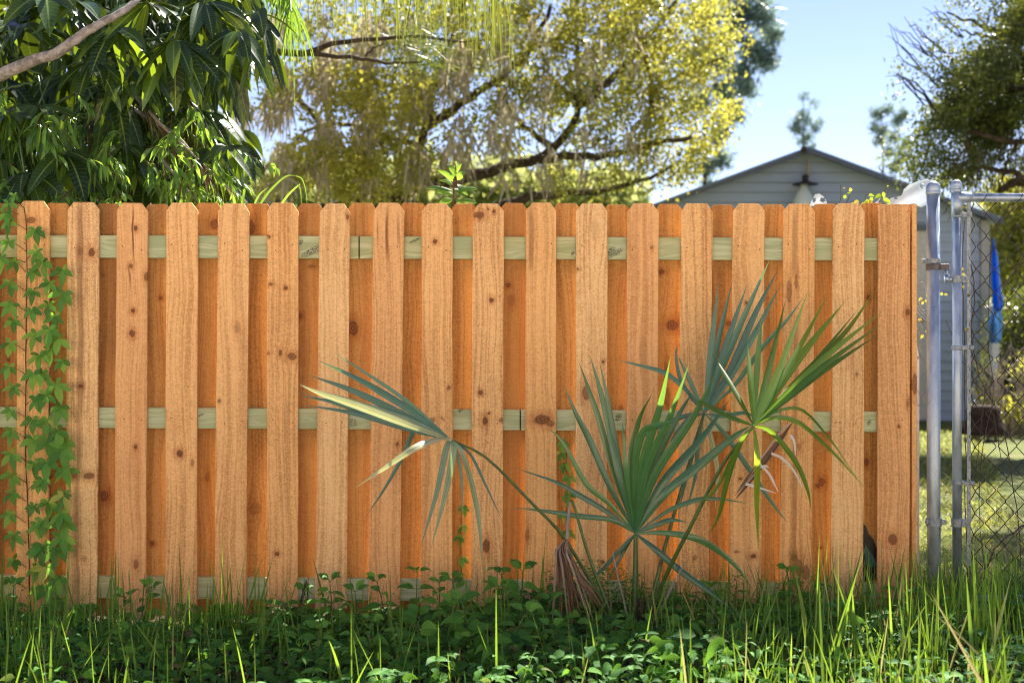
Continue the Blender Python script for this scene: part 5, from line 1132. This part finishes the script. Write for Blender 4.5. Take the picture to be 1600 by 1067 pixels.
# bare pine branch in front of the oak
br = empty('bare_tree', (PP(300, 0, 6)[0], 6, 0), 'thin bare dark boughs crossing the oak just right of the glossy leaves', 'tree')
mb = MB(); b = PP(300, 0, 6); b[2] = -.1; limb(mb, [b, PP(305, 300, 6), PP(320, 120, 6), PP(330, 40, 6)], .12, .07, 10, 12, .01); mb.build('trunk', M['darkbark'], br, True)
limbs('bough', (([(320, 120), (400, 82), (455, 83), (480, 84), (520, 68), (580, 62), (650, 57), (720, 66)], .040, .010), ([(480, 84), (540, 90), (575, 93), (610, 99), (660, 97)], .022, .008), ([(570, 88), (585, 75), (600, 68)], .010, .005), ([(690, 60), (720, 66), (760, 62)], .010, .004)), 5.5, 0, M['darkbark'], br, wob=.004)
Q = Quads(); crown(Q, [(670, 70, 60, 40, 5.5, .4, 1, 0), (740, 50, 60, 30, 5.5, .4, .4, 0)], 60, 16, .08, .16, .008); Q.build('needles', M['darkoak'], br)

# tangle of bare brush by the tarp
bs = empty('bare_brush', P(1575, 660, 12.5), 'tangle of bare pale twigs right of the stump beyond the gate', 'brush')
mb = MB()
for k in range(46):
    x = rng.uniform(1540, 1625); Yk = 12.5+rng.normal()*.4; b = PP(x, 0, Yk); b[2] = -.03; h = rng.uniform(50, 130)
    limb(mb, [b, PP(x+rng.normal()*14, 660-h*.5, Yk), PP(x+rng.normal()*30, 660-h, Yk)], .016, .005, 5, 8, .012)
mb.build('twigs', simple('pale_dry_twig', (.34, .28, .22), .9), bs, True)['kind'] = 'stuff'
Q = Quads(); crown(Q, [(1585, 640, 45, 25, 12.5, .6, 1, .6), (1600, 560, 40, 40, 12.8, .6, .5, .6)], 130, 10, .12, .07, .04); Q.build('leaves', M['hedge'], bs)
# fallen twigs, dead stems and a dark stick in the weeds
for (pts, r_, lb) in (([(380, 985), (420, 975), (455, 972), (500, 978), (530, 998)], .005, 'brown curved twig lying in the weeds below the sixth picket'), ([(470, 940), (475, 925), (478, 912), (480, 906)], .007, 'short dark stick poking up in front of the bottom rail left of the seventh picket'),
                      ([(555, 1000), (600, 985), (640, 1000)], .004, 'thin brown twig lying in the weeds below the eighth picket')):
    mb = MB(); limb(mb, [PP(x, y, -.42) for x, y in pts], r_, r_*.6, 7, 12, .002); tag(mb.build('twig', simple('brown_twig', (.07, .045, .035), .9), smooth=True), lb, 'twig')

# three-leaflet seedlings and narrow-leaved herbs mixed into the ground cover
L = Leaves('heart', 5, .2); n = 420; x = rng.uniform(-2.7, 2.4, n); y = -rng.uniform(.15, 1.8, n); z = GZ(x, y)+rng.uniform(.05, .16, n)*np.where(x < -1, .7, 1)
for k in range(n):
    a = rng.uniform(0, 6.28); c = np.array([x[k], y[k], z[k]]); l = rng.uniform(.035, .065)
    for q in range(3 if k % 2 else 5): L.add(c, (math.cos(a+q*(2.09 if k % 2 else 1.25)), math.sin(a+q*(2.09 if k % 2 else 1.25)), .25), (0, -.5, 1), l, l*(.5 if k % 2 else .3), .35, a=rng.random())
tag(L.build('seedlings', M['weed']), kind='stuff')
L = Leaves('lance', 5, .3); n = 2200; cx_ = rng.uniform(-2.7, 2.5, 130); cy_ = -rng.uniform(.1, 1.7, 130); i_ = rng.integers(0, 130, n); t = rng.random(n)
x = cx_[i_]+rng.normal(size=n)*.02; y = cy_[i_]+rng.normal(size=n)*.02; ang = rng.uniform(0, 6.28, n)
L.add(np.stack([x, y, GZ(x, y)+t*.20*np.where(x < -1, .8, 1)], 1), np.stack([np.cos(ang), np.sin(ang), rng.uniform(.1, .8, n)], 1), np.array([0, -.5, 1])+rng.normal(size=(n, 3))*.2, rng.uniform(.03, .06, n), rng.uniform(.006, .012, n), .4)
tag(L.build('narrow_herbs', M['weed']), kind='stuff')
